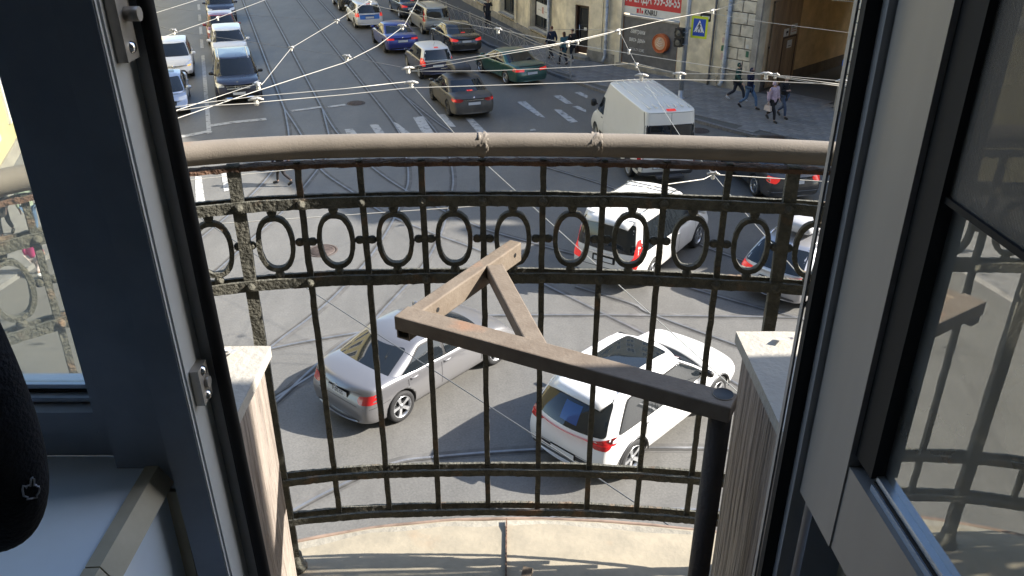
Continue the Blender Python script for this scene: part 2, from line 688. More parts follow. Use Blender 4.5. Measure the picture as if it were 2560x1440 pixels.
kb = link('kerb', None) if False else None
kroot = None
acc = 0
stones = []
for a, b in zip(KERB, KERB[1:]):
    L_ = (b - a).length
    nseg = max(1, int(L_ / 1.0))
    for i in range(nseg):
        stones.append((a + (b - a) * (i / nseg), a + (b - a) * ((i + 1) / nseg)))
for i, (a, b) in enumerate(stones):
    if (a + b).length / 2 > 75 and i % 1 == 0 and (a + b).y / 2 > 72:
        continue
    d = (b - a).normalized()
    nr = Vector((-d.y, d.x, 0))
    g_ = .008
    a2, b2 = a + d * g_, b - d * g_
    poly4 = [a2, b2, b2 + nr * .17, a2 + nr * .17]
    p = part('kerb_stone', MB().prism([(q.x, q.y) for q in poly4], 0.0, .128 + R.uniform(-.004, .004)), 'kerb', pave)
# paving slabs: each one in the part of the pavement that shows largest, the rest as one part
tri = [tuple((q.x, q.y)) for q in poly]


def inside(x, y, pl):
    c = False
    j = len(pl) - 1
    for i in range(len(pl)):
        if (pl[i][1] > y) != (pl[j][1] > y) and x < (pl[j][0] - pl[i][0]) * (y - pl[i][1]) / (pl[j][1] - pl[i][1]) + pl[i][0]:
            c = not c
        j = i
    return c


inner = [(q + Vector((0, 0, 0))).xy[:] for q in poly]
SLW, SLD = .75, .5
slab = MB().box(-SLW / 2 + .008, -SLD / 2 + .008, 0, SLW / 2 - .008, SLD / 2 - .008, .028).mesh('paving_slab', 'paving')
slab2 = MB().box(-SLW / 2 + .008, -SLD / 2 + .008, 0, SLW / 2 - .008, SLD / 2 - .008, .028).mesh('paving_slab', 'paving_b')
cand = []
for i in range(-4, 60):
    for j in range(-2, 24):
        s = i * SLW + (SLW / 2 if j % 2 else 0)
        d_ = j * SLD
        c = CF + EF * s + MF * d_
        ok = all(inside((c + EF * a + MF * b).x, (c + EF * a + MF * b).y, inner) for a in (-SLW / 2, SLW / 2) for b in (-SLD / 2, SLD / 2))
        # leave the kerb free
        if not ok:
            continue
        if min((c - q).length for q in KERB) < .52:
            continue
        cand.append((c.y * .9 + abs(c.x - 9) * .5, c))
cand.sort(key=lambda a: a[0])
restm = MB()
for i, (_, c) in enumerate(cand):
    zz = .097 + R.uniform(0, .004)
    if i < 290:
        o = link('paving_slab', slab if R.random() < .7 else slab2, pave, (c.x, c.y, zz), atan2(EF.y, EF.x))
    else:
        T = Matrix.Translation((c.x, c.y, zz)) @ Matrix.Rotation(atan2(EF.y, EF.x), 4, 'Z')
        restm.box(-SLW / 2 + .008, -SLD / 2 + .008, 0, SLW / 2 - .008, SLD / 2 - .008, .028, 0, T)
if restm.v:
    o = part('paving_slab', restm, 'paving', pave)
    o['kind'] = 'stuff'

# pavement on the left side of the street
lp = [st(-4.3, 25), st(-4.3, 160), st(-7.6, 160), st(-7.6, 25), st(-16, 20), st(-16, 14), st(-8, 18)]
struct('pavement', MB().prism([(p.x, p.y) for p in lp], -.05, .13), 'paving')
# manhole covers
for (uv, r_, lb) in (((806, 627), .36, 'rusty round manhole cover in the sunlit road behind the left ovals'), ((890, 258), .34, 'worn manhole cover between the tram rails'),
                     ((1748, 327), .34, 'manhole cover beside the rear door of the white van')):
    p = G(*uv)
    t = thing('manhole_cover', lb, 'manhole cover', p)
    m = MB()
    m.lathe([(r_ + .06, .004), (r_ + .06, .014), (r_, .014), (r_, .008)], 24)
    part('frame', m, M.setdefault('iron', mat('cast_iron', (.085, .065, .058), .7, .2, var=.3, scale=6)), t)
    m = MB().lathe([(r_ - .01, .006), (r_ - .01, .013), (.001, .013)], 24)
    for a in range(-4, 5):
        ww = sqrt(max(.01, (r_ - .05) ** 2 - (a * .065) ** 2))
        m.box(-ww, a * .065 - .015, .013, ww, a * .065 + .015, .018)
    part('lid', m, 'iron', t)

# ------------------------------------------------------------------ building across the street
far = thing('corner_building', 'tan stucco corner building across the street with shops and a gateway', 'building', (0, 0, 0))


def boxes(lst, T):
    m = MB()
    for b in lst:
        m.box(*b, 0, T)
    return m


HB = 19.4
wallr = boxes([(0.0, -.5, 0, .62, 0, 4.8), (.62, -.5, 2.76, 1.55, 0, 4.8), (.62, -.5, 0, 1.55, 0, .28), (1.55, -.5, 0, 3.78, 0, 4.8),
               (3.78, -.5, 0, 7.18, 0, .30), (3.78, -.5, 4.2, 7.18, 0, 4.8), (7.18, -.5, 0, 9.55, 0, 4.8), (9.55, -.5, 0, 11.40, 0, 5.6),
               (15.28, -.5, 0, 17.2, 0, 5.6), (17.2, -.5, 0, 35.0, 0, 5.6)], TF)
part('ground_floor_wall', wallr, 'stucco', far)
part('upper_wall', boxes([(0, -.5, 4.8, 9.55, 0, HB), (9.55, -.5, 5.6, 30.3, 0, HB), (30.3, -.5, 5.6, 31.2, 0, 16.8), (31.2, -.5, 5.6, 32.5, 0, 18.4), (32.5, -.5, 5.6, 35, 0, 16.9)], TF), 'stucco_up', far)
# left face along the tram street
op = []
lw = []
t_ = .0
wins = [(2.62, 5.25), (8.15, 10.9), (13.2, 15.9), (18.6, 21.2), (24, 26.6), (29.5, 32), (35, 37.5), (40.5, 43)]
for (a, b) in wins:
    lw.append((t_, -.5, 0, a, 0, 4.8))
    lw.append((a, -.5, 0, b, 0, .70))
    lw.append((a, -.5, 3.6, b, 0, 4.8))
    t_ = b
lw.append((t_, -.5, 0, 110, 0, 4.8))
part('ground_floor_wall', boxes(lw, TL), 'stucco', far)
part('upper_wall', boxes([(0, -.5, 4.8, 110, 0, HB)], TL), 'stucco_up', far)
part('roof', MB().prism([(q.x, q.y) for q in (CF + MF * .15, CF + EF * 30.3 + MF * .3, CF + EF * 30.3 - MF * 9, CF - MF * 11 + DS * 12, CF + DS * 110 - ML * 11, CF + DS * 110 + ML * .3)], HB, HB + .25), 'roof_metal', far)
# back walls of the tunnel and the block
part('gable_wall', boxes([(35.0, -9, 0, 35.4, 0, 14.5)], TF), 'stucco_up', far)
# plinth, ledges, pilaster, cornice
for b_ in [(.0, 0, .1, .60, .07, .62), (1.57, 0, .1, 3.44, .07, .62), (7.64, 0, .1, 9.5, .07, .58)]:
    part('plinth', boxes([b_], TF), 'plinth', far)
part('plinth', boxes([(.02, 0, .1, 45, .10, .48)], TL), 'plinth', far)
part('sill_ledge', boxes([(3.60, 0, .10, 7.20, .16, .30)], TF), 'plinth', far)
part('pilaster', boxes([(3.46, 0, .0, 3.76, .12, 4.8)], TF), 'stucco', far)
part('pilaster', boxes([(7.22, 0, .0, 7.62, .10, 4.8)], TF), 'stucco', far)
part('pilaster', boxes([(1.68, 0, .62, 2.5, .05, 4.8)], TF), 'stucco', far)
for (a, b) in wins[:5]:
    for x in (a - .42, b + .05):
        part('pilaster', boxes([(x, 0, .48, x + .36, .09, 4.8)], TL), 'stucco', far)
    part('window_sill', boxes([(a - .02, 0, .62, b + .02, .20, .70)], TL), 'trim_stone', far)
    f = part('window_frame', boxes([(a, -.32, .72, a + .08, -.22, 3.6), (b - .08, -.32, .72, b, -.22, 3.6), (a + .08, -.32, .72, b - .08, -.22, .80),
                                    (a + .08, -.32, 3.5, b - .08, -.22, 3.6), ((a + b) / 2 - .03, -.31, .80, (a + b) / 2 + .03, -.23, 3.5)], TL), 'frame_dark', far)
    part('window_pane', boxes([(a + .08, -.29, .80, b - .08, -.27, 3.5)], TL), 'glass_dark', f)
# white poster in the near shop window
a, b = 2.98, 5.0
pw = part('window_poster', boxes([(a, -.215, 1.40, b - .02, -.20, 2.12)], TL), 'white_board', far)
part('poster_mark', boxes([(a + .85, -.199, 1.60, a + 1.10, -.195, 1.95)], TL), M.setdefault('faded_red', mat('faded_red_print', (.45, .22, .18), .6)), pw)
part('poster_line', boxes([(a + .25, -.199, 1.72, a + .75, -.195, 1.76)], TL), M.setdefault('grey_print', mat('grey_print', (.38, .37, .36), .6)), pw)
part('poster_line', boxes([(a + 1.2, -.199, 1.72, a + 1.75, -.195, 1.76)], TL), 'grey_print', pw)
# corner door
d = part('door', boxes([(.70, -.30, .32, 1.50, -.24, 2.70)], TF), 'frame_dark', far)
part('door_frame', boxes([(.62, -.32, .28, .70, -.05, 2.76), (1.48, -.32, .28, 1.55, -.05, 2.76), (.70, -.32, 2.70, 1.48, -.05, 2.76)], TF), 'door_wood', far)
part('door_glass', boxes([(.80, -.238, .75, 1.40, -.23, 2.58)], TF), 'glass_dark', d)
part('kick_panel', boxes([(.74, -.238, .34, 1.46, -.225, .70)], TF), 'door_wood', d)
hm = MB().tube([TF @ Vector((.80, -.17, 1.1)), TF @ Vector((.80, -.17, 1.75))], .018, 6)
part('handle', hm, 'chrome', d)
part('notice', boxes([(1.06, -.229, 1.5, 1.24, -.225, 1.64)], TF), 'white_board', d)
part('doorstep', boxes([(.55, 0, .1, 1.75, .45, .27)], TF), 'plinth', far)
# drain pipes
for (s, top, r_) in ((2.86, 4.8, .085), (9.84, 6, .095)):
    m = MB().tube([TF @ Vector((s, .16, top)), TF @ Vector((s, .16, .55)), TF @ Vector((s, .20, .42)), TF @ Vector((s, .36, .22))], r_, 12)
    dp = part('drainpipe', m, 'zinc', far)
    for z in (1.2, 2.9, 3.9):
        part('pipe_bracket', MB().lathe([(r_ + .012, -.03), (r_ + .012, .03)], 12, 0, 'z', Matrix.Translation(TF @ Vector((s, .16, z)))), 'zinc', dp)
m = MB().tube([TF @ Vector((9.08, .10, 6)), TF @ Vector((9.08, .10, .55)), TF @ Vector((9.08, .16, .1))], .05, 8)
part('drainpipe', m, 'stucco' if False else M.setdefault('pipe_dark', mat('dark_pipe', (.11, .105, .10), .6, var=.2)), far)
m = MB().tube([TL @ Vector((2.15, .16, 4.8)), TL @ Vector((2.15, .16, .5)), TL @ Vector((2.15, .3, .2))], .085, 12)
part('drainpipe', m, 'zinc', far)


# rusticated gate piers: every block a piece
def pier(s0, s1, rows, cuts_odd, cuts_even, z0=.95):
    hgt = .51
    part('pier_core', boxes([(s0, 0, .1, s1, .03, z0 + rows * hgt)], TF), 'mortar', far)
    part('pier_base', boxes([(s0 - .03, .03, .1, s1 + .0, .10, z0 - .02)], TF), 'plinth', far)
    for r_ in range(rows):
        cs = [s0] + (cuts_odd if r_ % 2 else cuts_even) + [s1]
        for a, b in zip(cs, cs[1:]):
            z = z0 + r_ * hgt
            pr = .075 + R.uniform(-.012, .012)
            q = [(a + .018, z + .018), (b - .018, z + .018), (b - .018, z + hgt - .018), (a + .018, z + hgt - .018)]
            c = .02
            vs = [TF @ Vector((x, .031, y)) for x, y in q] + [TF @ Vector((x, pr - c, y)) for x, y in q]
            ins = [(a + .018 + c, z + .018 + c), (b - .018 - c, z + .018 + c), (b - .018 - c, z + hgt - .018 - c), (a + .018 + c, z + hgt - .018 - c)]
            vs += [TF @ Vector((x, pr, y)) for x, y in ins]
            fs = [(0, 1, 5, 4), (1, 2, 6, 5), (2, 3, 7, 6), (3, 0, 4, 7), (4, 5, 9, 8), (5, 6, 10, 9), (6, 7, 11, 10), (7, 4, 8, 11), (8, 9, 10, 11)]
            part('stone_block', MB().add(vs, fs), 'block', far)


pier(9.58, 11.38, 9, [10.42, 11.08], [10.72], .95)
pier(15.30, 16.9, 9, [15.72], [16.1], 1.15)
part('corner_moulding', boxes([(11.12, .03, 1.0, 11.40, .14, 5.6)], TF), 'trim_stone', far)
for (s, z, m_, wd, hg) in ((9.66, 2.22, 'paper_pink', .16, .22), (9.66, 1.86, 'paper_green', .18, .24), (9.68, 1.5, 'paper_pink', .15, .3), (10.92, 1.78, 'paper_green', .14, .26), (10.88, 2.10, 'paper_white', .14, .18)):
    c_ = {'paper_pink': (.5, .36, .34), 'paper_green': (.05, .15, .09), 'paper_white': (.55, .55, .52)}[m_]
    M.setdefault(m_, mat(m_, c_, .7))
    part('paper_notice', boxes([(s - wd / 2, .09, z - hg / 2, s + wd / 2, .096, z + hg / 2)], TF), m_, far)
part('paper_notice', boxes([(15.30, .09, 1.98, 15.50, .097, 2.22)], TF), M.setdefault('blue_sign', mat('blue_sign', (.03, .12, .42), .5)), far)
# gateway: side wall, ceiling, leaf folded back along the wall
part('gateway_wall', boxes([(11.10, -10, .62, 11.40, -.5, 5.6)], TF), 'tunnel', far)
part('gateway_base', boxes([(11.38, -10, .0, 11.44, -.5, .62)], TF), 'tunnel_base', far)
part('gateway_wall', boxes([(15.28, -10, 0, 15.6, -.5, 5.6)], TF), 'tunnel', far)
part('gateway_ceiling', boxes([(11.1, -10, 5.6, 15.6, -.5, 5.8)], TF), 'tunnel', far)
gate = thing('gate_leaf', 'brown plank gate leaf folded back into the gateway with three notices', 'gate', TF @ Vector((11.5, -.7, .2)))
gl = gate.location
TG = Matrix.Translation(-Vector(gl)) @ TF


def gpart(nm, b, m):
    return part(nm, boxes(b, TG), m, gate)


gpart('frame', [(11.47, -3.15, .30, 11.51, -.70, .40), (11.47, -3.15, 3.9, 11.51, -.70, 4.0), (11.47, -3.15, 2.0, 11.51, -.7, 2.08)], 'door_wood')
npk = 13
for i in range(npk):
    a = -.72 - i * (2.42 / npk)
    gpart('plank', [(11.512, a - 2.42 / npk + .014, .25, 11.54 + (i % 3) * .004, a, 4.0 - (.0 if i < 7 else .12))], 'wood_brown')
gpart('wicket_frame', [(11.548, -2.95, .30, 11.565, -2.88, 2.35), (11.548, -1.80, .30, 11.565, -1.73, 2.35), (11.548, -2.88, 2.28, 11.565, -1.80, 2.35)], 'door_wood')
for (dd, z, wd, hg, nm) in ((-1.9, 2.55, .42, .34, 'camera'), (-2.55, 2.62, .52, .46, 'text'), (-2.32, 2.0, .40, .34, 'plain')):
    nt_ = gpart('notice', [(11.57, dd - wd / 2, z - hg / 2, 11.58, dd + wd / 2, z + hg / 2)], 'white_board')
    if nm == 'camera':
        part('print', boxes([(11.581, dd - .16, z - .04, 11.584, dd + .02, z + .06), (11.581, dd - .06, z - .12, 11.584, dd - .02, z - .04)], TG), 'ink', nt_)
    elif nm == 'text':
        for kk in range(3):
            part('print', boxes([(11.581, dd - .2, z + .10 - kk * .1, 11.584, dd + .2, z + .14 - kk * .1)], TG), 'ink' if kk < 1 else 'faded_red', nt_)
    else:
        part('print', boxes([(11.581, dd - .12, z - .1, 11.584, dd + .1, z - .07)], TG), 'ink', nt_)
part('added_sun_screen', boxes([(-2, -22.5, 0, 48, -22, 19.4)], TF), 'yellow_wall', far)  # unseen wall, added to keep direct sun out of the gateway
# storeys above, only seen in reflections and from other positions
wf = boxes([(-.62, 0, -1.0, .62, .05, -.9), (-.62, 0, .95, .62, .05, 1.05), (-.62, 0, -.9, -.52, .05, .95), (.52, 0, -.9, .62, .05, .95), (-.03, 0, -.9, .03, .05, .95)], None).mesh('window_frame', 'white_trim')
wp = boxes([(-.52, 0, -.9, .52, .02, .95)], None).mesh('window_pane', 'glass_dark')


def upper_windows(T, xs, zs, par):
    for x in xs:
        for z in zs:
            f = link('window_frame', wf, par)
            f.matrix_world = T @ Matrix.Translation((x, 0, z))
            p = link('window_pane', wp, f)


upper_windows(TF, [1.2 + 2.6 * i for i in range(11)], (7, 10.3, 13.6, 16.9), far)
upper_windows(TL, [2.2 + 2.8 * i for i in range(12)], (7, 10.3, 13.6, 16.9), far)

# banner and coffee board in the shop recess
bn = thing('rental_banner', 'red and white rental banner with a phone number above the coffee board', 'banner', TF @ Vector((5.48, -.06, 2.72)))
TB = Matrix.Translation(-Vector(bn.location)) @ TF
part('board', boxes([(3.80, -.10, 2.72, 7.16, -.03, 4.18)], TB), 'white_board', bn)
part('red_field', boxes([(3.81, -.029, 3.06, 7.15, -.026, 4.17)], TB), 'banner_red', bn)
RT = Matrix(((1, 0, 0, 0), (0, 0, 1, 0), (0, 1, 0, 0), (0, 0, 0, 1)))     # text plane (x, y) -> (along, up), facing out


def ltr(nm, s, size, x, z, m, par, TT, sx=.7, bold=.0, out=-.02):
    return lettering(nm, s, size, TT @ Matrix.Translation((x, out, z)) @ RT, m, par, sx, bold)


ltr('lettering', 'АРЕНДА 939-38-55', .62, 5.48, 3.48, 'white_board', bn, TB, .60, .012)
ltr('lettering', 'KNRU', .34, 5.42, 2.88, 'ink', bn, TB, .80, .006)
part('logo_mark', boxes([(4.56, -.028, 2.80, 4.70, -.024, 3.00), (4.74, -.028, 2.80, 4.82, -.024, 3.04), (4.86, -.028, 2.80, 4.96, -.024, 2.94)], TB), 'banner_red', bn)
cb = thing('coffee_board', 'dark grey coffee board with white lettering and an orange cup seen from above', 'advertising board', TF @ Vector((5.48, -.06, .32)))
TC = Matrix.Translation(-Vector(cb.location)) @ TF
part('board', boxes([(3.84, -.10, .32, 7.12, -.03, 2.56)], TC), 'poster_grey', cb)
part('board_edge', boxes([(3.80, -.10, .32, 3.838, .0, 2.66)], TC), M.setdefault('rusty_edge', mat('rusty_edge', (.20, .10, .05), .8, var=.3)), cb)
part('board_edge', boxes([(7.122, -.10, .32, 7.17, .0, 2.66)], TC), 'rusty_edge', cb)
part('board_edge', boxes([(3.84, -.10, 2.562, 7.12, .02, 2.64)], TC), 'trim_stone', cb)
ltr('lettering', 'Завтраки', .30, 4.72, 1.92, 'white_board', cb, TC, .68, .004)
ltr('lettering', 'весь день', .30, 4.72, 1.52, 'white_board', cb, TC, .68, .004)
ltr('lettering', 'SPECIALTY КОФЕ', .19, 4.72, 1.05, 'white_board', cb, TC, .62)
TCu = TC @ Matrix.Translation((6.24, -.03, 1.60)) @ Matrix(((1, 0, 0, 0), (0, 0, 1, 0), (0, 1, 0, 0), (0, 0, 0, 1)))
cup = part('cup', MB().lathe([(.44, .0), (.45, .24), (.43, .26), (.40, .22)], 28, 0, 'z', TCu), 'cup_orange', cb)
part('coffee_top', MB().lathe([(.402, .215), (.33, .222), (.001, .224)], 28, 0, 'z', TCu), 'cup_orange', cup)
part('cream_disc', MB().lathe([(.30, .226), (.001, .228)], 28, 0, 'z', TCu), 'cup_cream', cup)
for (yy, sz) in ((.13, .10), (.02, .16), (-.09, .19)):
    pts = [TCu @ Vector((x, yy + .5 * abs(x) - .05, .232)) for x in (-sz, -sz / 2, 0, sz / 2, sz)]
    part('latte_leaf', MB().tube(pts, .022, 5), 'cup_foam', cup)
part('latte_heart', MB().tube([TCu @ Vector((x, .19 - 0 * x, .232)) for x in (-.05, 0, .05)], [.03, .06, .03], 6), 'cup_foam', cup)

# ------------------------------------------------------------------ yellow building on the left
yb = thing('yellow_building', 'sunlit yellow building with white window surrounds behind the left window pane', 'building', (0, 0, 0))
TY = Matrix(((DS.x, NS.x, 0, 0), (DS.y, NS.y, 0, 0), (0, 0, 1, 0), (0, 0, 0, 1)))
part('wall', boxes([(27.5, -20, .6, 120, -7.3, 17)], TY), 'yellow_wall', yb)
part('plinth', boxes([(27.45, -20, 0, 120, -7.22, .6)], TY), 'trim_stone', yb)
part('cornice', boxes([(27.3, -20, 17, 120, -6.8, 17.6)], TY), 'white_trim', yb)
part('string_course', boxes([(27.42, -19, 5.2, 120, -7.15, 5.5)], TY), 'white_trim', yb)
for i in range(14):
    for z in (2.6, 7.4, 10.8, 14.2):
        x = 30.3 + i * 3.6
        f = part('window_frame', boxes([(x - .85, -7.298, z - 1.35, x + .85, -7.20, z - 1.2), (x - .85, -7.298, z + 1.2, x + .85, -7.16, z + 1.4),
                                        (x - .85, -7.298, z - 1.2, x - .62, -7.22, z + 1.2), (x + .62, -7.298, z - 1.2, x + .85, -7.22, z + 1.2),
                                        (x - .04, -7.298, z - 1.2, x + .04, -7.25, z + 1.2)], TY), 'white_trim', yb)
        part('window_pane', boxes([(x - .62, -7.297, z - 1.2, x + .62, -7.27, z + 1.2)], TY), 'glass_dark', f)

# ------------------------------------------------------------------ kerb railing
FP = [G(1426, 195, .12), G(1366, 169, .12), G(1312, 145, .12), G(1272, 124, .12), G(1240, 108, .12), G(1090, 45, .12)]
FP = [FP[0]]
pathF = [G(1426, 195, .12), G(1366, 169, .12), G(1310, 142, .12), G(1242, 108, .12), G(1090, 38, .12), st(15.3, 90, .12)]
acc = []
for a, b in zip(pathF, pathF[1:]):
    n = max(1, round((b - a).length / 2.1))
    for i in range(n):
        acc.append(a + (b - a) * (i / n))
acc = acc[:20]
fr = thing('guard_railing', 'grey metal guard railing with crossed bars along the far kerb', 'railing', acc[0])
o0 = acc[0]
for i, p in enumerate(acc):
    q = p - o0
    part('post', MB().box(q.x - .035, q.y - .035, q.z - .02, q.x + .035, q.y + .035, q.z + 1.12), 'fence_grey', fr)
    if i + 1 < len(acc):
        r_ = acc[i + 1] - o0
        up = Vector((0, 0, 1))
        dd = (r_ - q).normalized() * .035
        for z in (1.04, .22, .90):
            part('rail', MB().sweep([q + dd + up * z, r_ - dd + up * z], .035, .04 if z > 1 else .03), 'fence_grey', fr)
        for (fa, za, fb, zb_) in ((.02, .24, .5, .88), (.5, .24, .02, .88), (.5, .24, .98, .88), (.98, .24, .5, .88)):
            part('brace', MB().tube([q + (r_ - q) * fa + up * za, q + (r_ - q) * fb + up * zb_], .012, 5), 'fence_grey', fr)
        part('bar', MB().tube([q + (r_ - q) * .5 + up * .22, q + (r_ - q) * .5 + up * .90], .012, 5), 'fence_grey', fr)

# ------------------------------------------------------------------ street pole, crossing sign, signal
PP = Vector((7.40, 36.76, .12))
sp_ = thing('street_pole', 'grey steel pole at the kerb behind the white van', 'pole', PP)
part('shaft', MB().tube([(0, 0, 0), (0, 0, 3), (0, 0, 7.5)], [.105, .10, .085], 14), 'galv', sp_)
part('foot', MB().lathe([(.19, 0), (.18, .03), (.125, .06), (.11, .35), (.10, .36)], 14), 'galv', sp_)
part('band', MB().lathe([(.115, 2.9), (.115, 2.97)], 12), 'zinc', sp_)
part('band', MB().lathe([(.115, 2.3), (.115, 2.37)], 12), 'zinc', sp_)
M['sign_yellow'] = mat('fluorescent_yellow', (.62, .70, .03), .4)
M['sign_blue'] = mat('sign_blue', (.01, .07, .42), .35)
M['sign_white'] = mat('sign_white', (.75, .76, .78), .35)
sg = thing('crossing_sign', 'blue pedestrian crossing sign with a yellow border on the pole', 'road sign', PP + Vector((.48, -.22, 3.05)), radians(-50) + 0.0)
sg.rotation_euler.z = radians(-33)
m = MB().prism(rounded([(-.36, -.45), (.36, -.45), (.36, .45), (-.36, .45)], .04, 3), 0, .02, 0, Matrix.Rotation(pi / 2, 4, 'X'))
part('plate', m, 'sign_yellow', sg)
RX = Matrix.Rotation(pi / 2, 4, 'X')
part('blue_field', MB().prism([(-.27, -.35), (.27, -.35), (.27, .35), (-.27, .35)], .021, .024, 0, RX), 'sign_blue', sg)
part('triangle', MB().prism([(-.235, -.20), (.235, -.20), (0, .30)], .025, .028, 0, RX), 'sign_white', sg)


def blob(pts, r):
    return MB().tube([RX @ Vector((x, y, .033)) for x, y in pts], r, 6)


part('walking_figure', MB().lathe([(.028, .03), (.001, .036)], 10, 0, 'z', RX @ Matrix.Translation((.015, .165, 0))), 'ink', sg)
part('walking_figure', blob([(.0, .13), (.0, .02)], [.03, .022]), 'ink', sg)
part('walking_figure', blob([(0, .03), (.04, -.06), (.085, -.15)], .015), 'ink', sg)
part('walking_figure', blob([(0, .03), (-.03, -.06), (-.09, -.15)], .015), 'ink', sg)
part('walking_figure', blob([(0, .11), (.06, .06), (.075, .02)], .012), 'ink', sg)
part('walking_figure', blob([(0, .11), (-.05, .06), (-.06, .01)], .012), 'ink', sg)
for x in (-.15, -.05, .05, .15):
    part('stripe', MB().prism([(x - .02, -.195), (x + .02, -.195), (x + .02, -.165), (x - .02, -.165)], .029, .031, 0, RX), 'ink', sg)
part('bracket', MB().box(-.46, .0, -.1, -.30, .03, -.05), 'zinc', sg)
s2 = thing('street_name_plate', 'small dark name plate behind the crossing sign', 'sign', PP + Vector((.85, .45, 3.35)), radians(-33))
part('plate', MB().prism(rounded([(-.24, -.17), (.24, -.17), (.24, .17), (-.24, .17)], .03, 3), 0, .02, 0, RX), 'ink', s2)
part('print', MB().box(-.16, -.03, -.06, .18, -.021, .05), 'sign_white', s2)
part('arm', MB().tube([(-.2, .01, -.1), (-.5, .02, -.15)], .015, 6), 'zinc', s2)
tl = thing('pedestrian_signal', 'black two lamp pedestrian signal, unlit, on the street pole', 'traffic light', PP + Vector((-.32, -.16, 2.63)), radians(-38))
for z in (.2, -.2):
    h_ = part('lamp_housing', MB().prism(rounded([(-.17, z - .19), (.17, z - .19), (.17, z + .19), (-.17, z + .19)], .05, 3), -.14, .12, 0, RX), 'black', tl)
    part('lens', MB().lathe([(.125, .124), (.1, .135), (.001, .142)], 18, 0, 'z', RX @ Matrix.Translation((0, z, 0))), M.setdefault('lens_grey', mat('unlit_lens', (.12, .12, .11), .3)), h_)
    vis = []
    part('visor', MB().tube([RX @ Vector((.145 * cos(a), z + .145 * sin(a), .17)) for a in [pi * k / 10 for k in range(11)]], .022, 5), 'black', h_)
part('bracket', MB().box(.1, .02, .2, .36, .06, .24), 'zinc', tl)
part('bracket', MB().box(.1, .02, -.3, .36, .06, -.26), 'zinc', tl)
# ------------------------------------------------------------------ vehicles
def paint(name, c, metal=0.0, rough=.32, dirt=0.0, dirtc=(.22, .19, .15)):
    """car paint with a film of road dirt that thickens towards the sills"""
    m, nt, b = new_mat(name)
    N, L = nt.nodes.new, nt.links.new
    tc = N('ShaderNodeTexCoord')
    sp = N('ShaderNodeSeparateXYZ')
    L(tc.outputs['Object'], sp.inputs[0])
    mr = N('ShaderNodeMapRange')
    mr.inputs['From Min'].default_value = 1.0
    mr.inputs['From Max'].default_value = .25
    mr.inputs['To Min'].default_value = .06 + dirt * .35
    mr.inputs['To Max'].default_value = .25 + dirt
    L(sp.outputs[2], mr.inputs['Value'])
    no = N('ShaderNodeTexNoise')
    no.inputs['Scale'].default_value = 3.5
    no.inputs['Detail'].default_value = 6
    L(tc.outputs['Object'], no.inputs['Vector'])
    mu = N('ShaderNodeMath')
    mu.operation = 'MULTIPLY'
    mu.use_clamp = True
    L(mr.outputs[0], mu.inputs[0])
    L(no.outputs['Fac'], mu.inputs[1])
    mx = N('ShaderNodeMix')
    mx.data_type = 'RGBA'
    L(mu.outputs[0], mx.inputs['Factor'])
    mx.inputs[6].default_value = (*c, 1)
    mx.inputs[7].default_value = (*dirtc, 1)
    L(mx.outputs[2], b.inputs['Base Color'])
    r2 = N('ShaderNodeMapRange')
    r2.inputs['To Min'].default_value = rough
    r2.inputs['To Max'].default_value = .8
    L(mu.outputs[0], r2.inputs['Value'])
    L(r2.outputs[0], b.inputs['Roughness'])
    b.inputs['Metallic'].default_value = metal
    b.inputs['Coat Weight'].default_value = max(0, .8 - dirt * .7)
    b.inputs['Coat Roughness'].default_value = .05 + dirt * .25
    return m


def poly_project(bvh, poly, axis, sgn, off, step=.07, wrap=None):
    """sheet cut to a 2-D outline and laid onto the body, seen along an axis; returns verts, faces"""
    bm = bmesh.new()
    ax = 'xyz'.index(axis)
    o1, o2 = [i for i in range(3) if i != ax]

    def P(p):
        q = [0, 0, 0]
        q[o1], q[o2] = p
        return Vector(q)
    vs = [bm.verts.new(P(p)) for p in poly]
    bm.faces.new(vs)
    for k in (o1, o2):
        i2 = 0 if k == o1 else 1
        lo = min(p[i2] for p in poly)
        hi = max(p[i2] for p in poly)
        n = int((hi - lo) / step)
        for j in range(1, n + 1):
            c = Vector((0, 0, 0))
            c[k] = lo + (hi - lo) * j / (n + 1)
            nn = Vector((0, 0, 0))
            nn[k] = 1
            bmesh.ops.bisect_plane(bm, geom=bm.verts[:] + bm.edges[:] + bm.faces[:], plane_co=c, plane_no=nn)
    bmesh.ops.triangulate(bm, faces=[f for f in bm.faces if len(f.verts) > 4])
    bm.verts.ensure_lookup_table()
    d = Vector((0, 0, 0))
    d[ax] = -sgn
    out = []
    near = None
    for v in bm.verts:
        o = v.co.copy()
        o[ax] = sgn * 20
        h = bvh.ray_cast(o, d)[0]
        if h is not None and (near is None or h[ax] * sgn > near):
            near = h[ax] * sgn
    for v in bm.verts:
        o = v.co.copy()
        o[ax] = sgn * 20
        h, nrm, i, dist = bvh.ray_cast(o, d)
        for _ in range(30):                       # keep the sheet from sliding round the corner
            if axis == 'x' and wrap is not None and (h is None or near - h[ax] * sgn > wrap):
                o.y *= .975
                h, nrm, i, dist = bvh.ray_cast(o, d)
            else:
                break
        if h is None:
            o[ax] = sgn * 1.0
            h, nrm, i, dist = bvh.find_nearest(o)
        if nrm.dot(d) > 0:
            nrm = -nrm
        out.append(h + (nrm * .5 - d * .5).normalized() * off)
    fs = [tuple(v.index for v in f.verts) for f in bm.faces]
    bm.free()
    return out, fs


WHEELS = {}


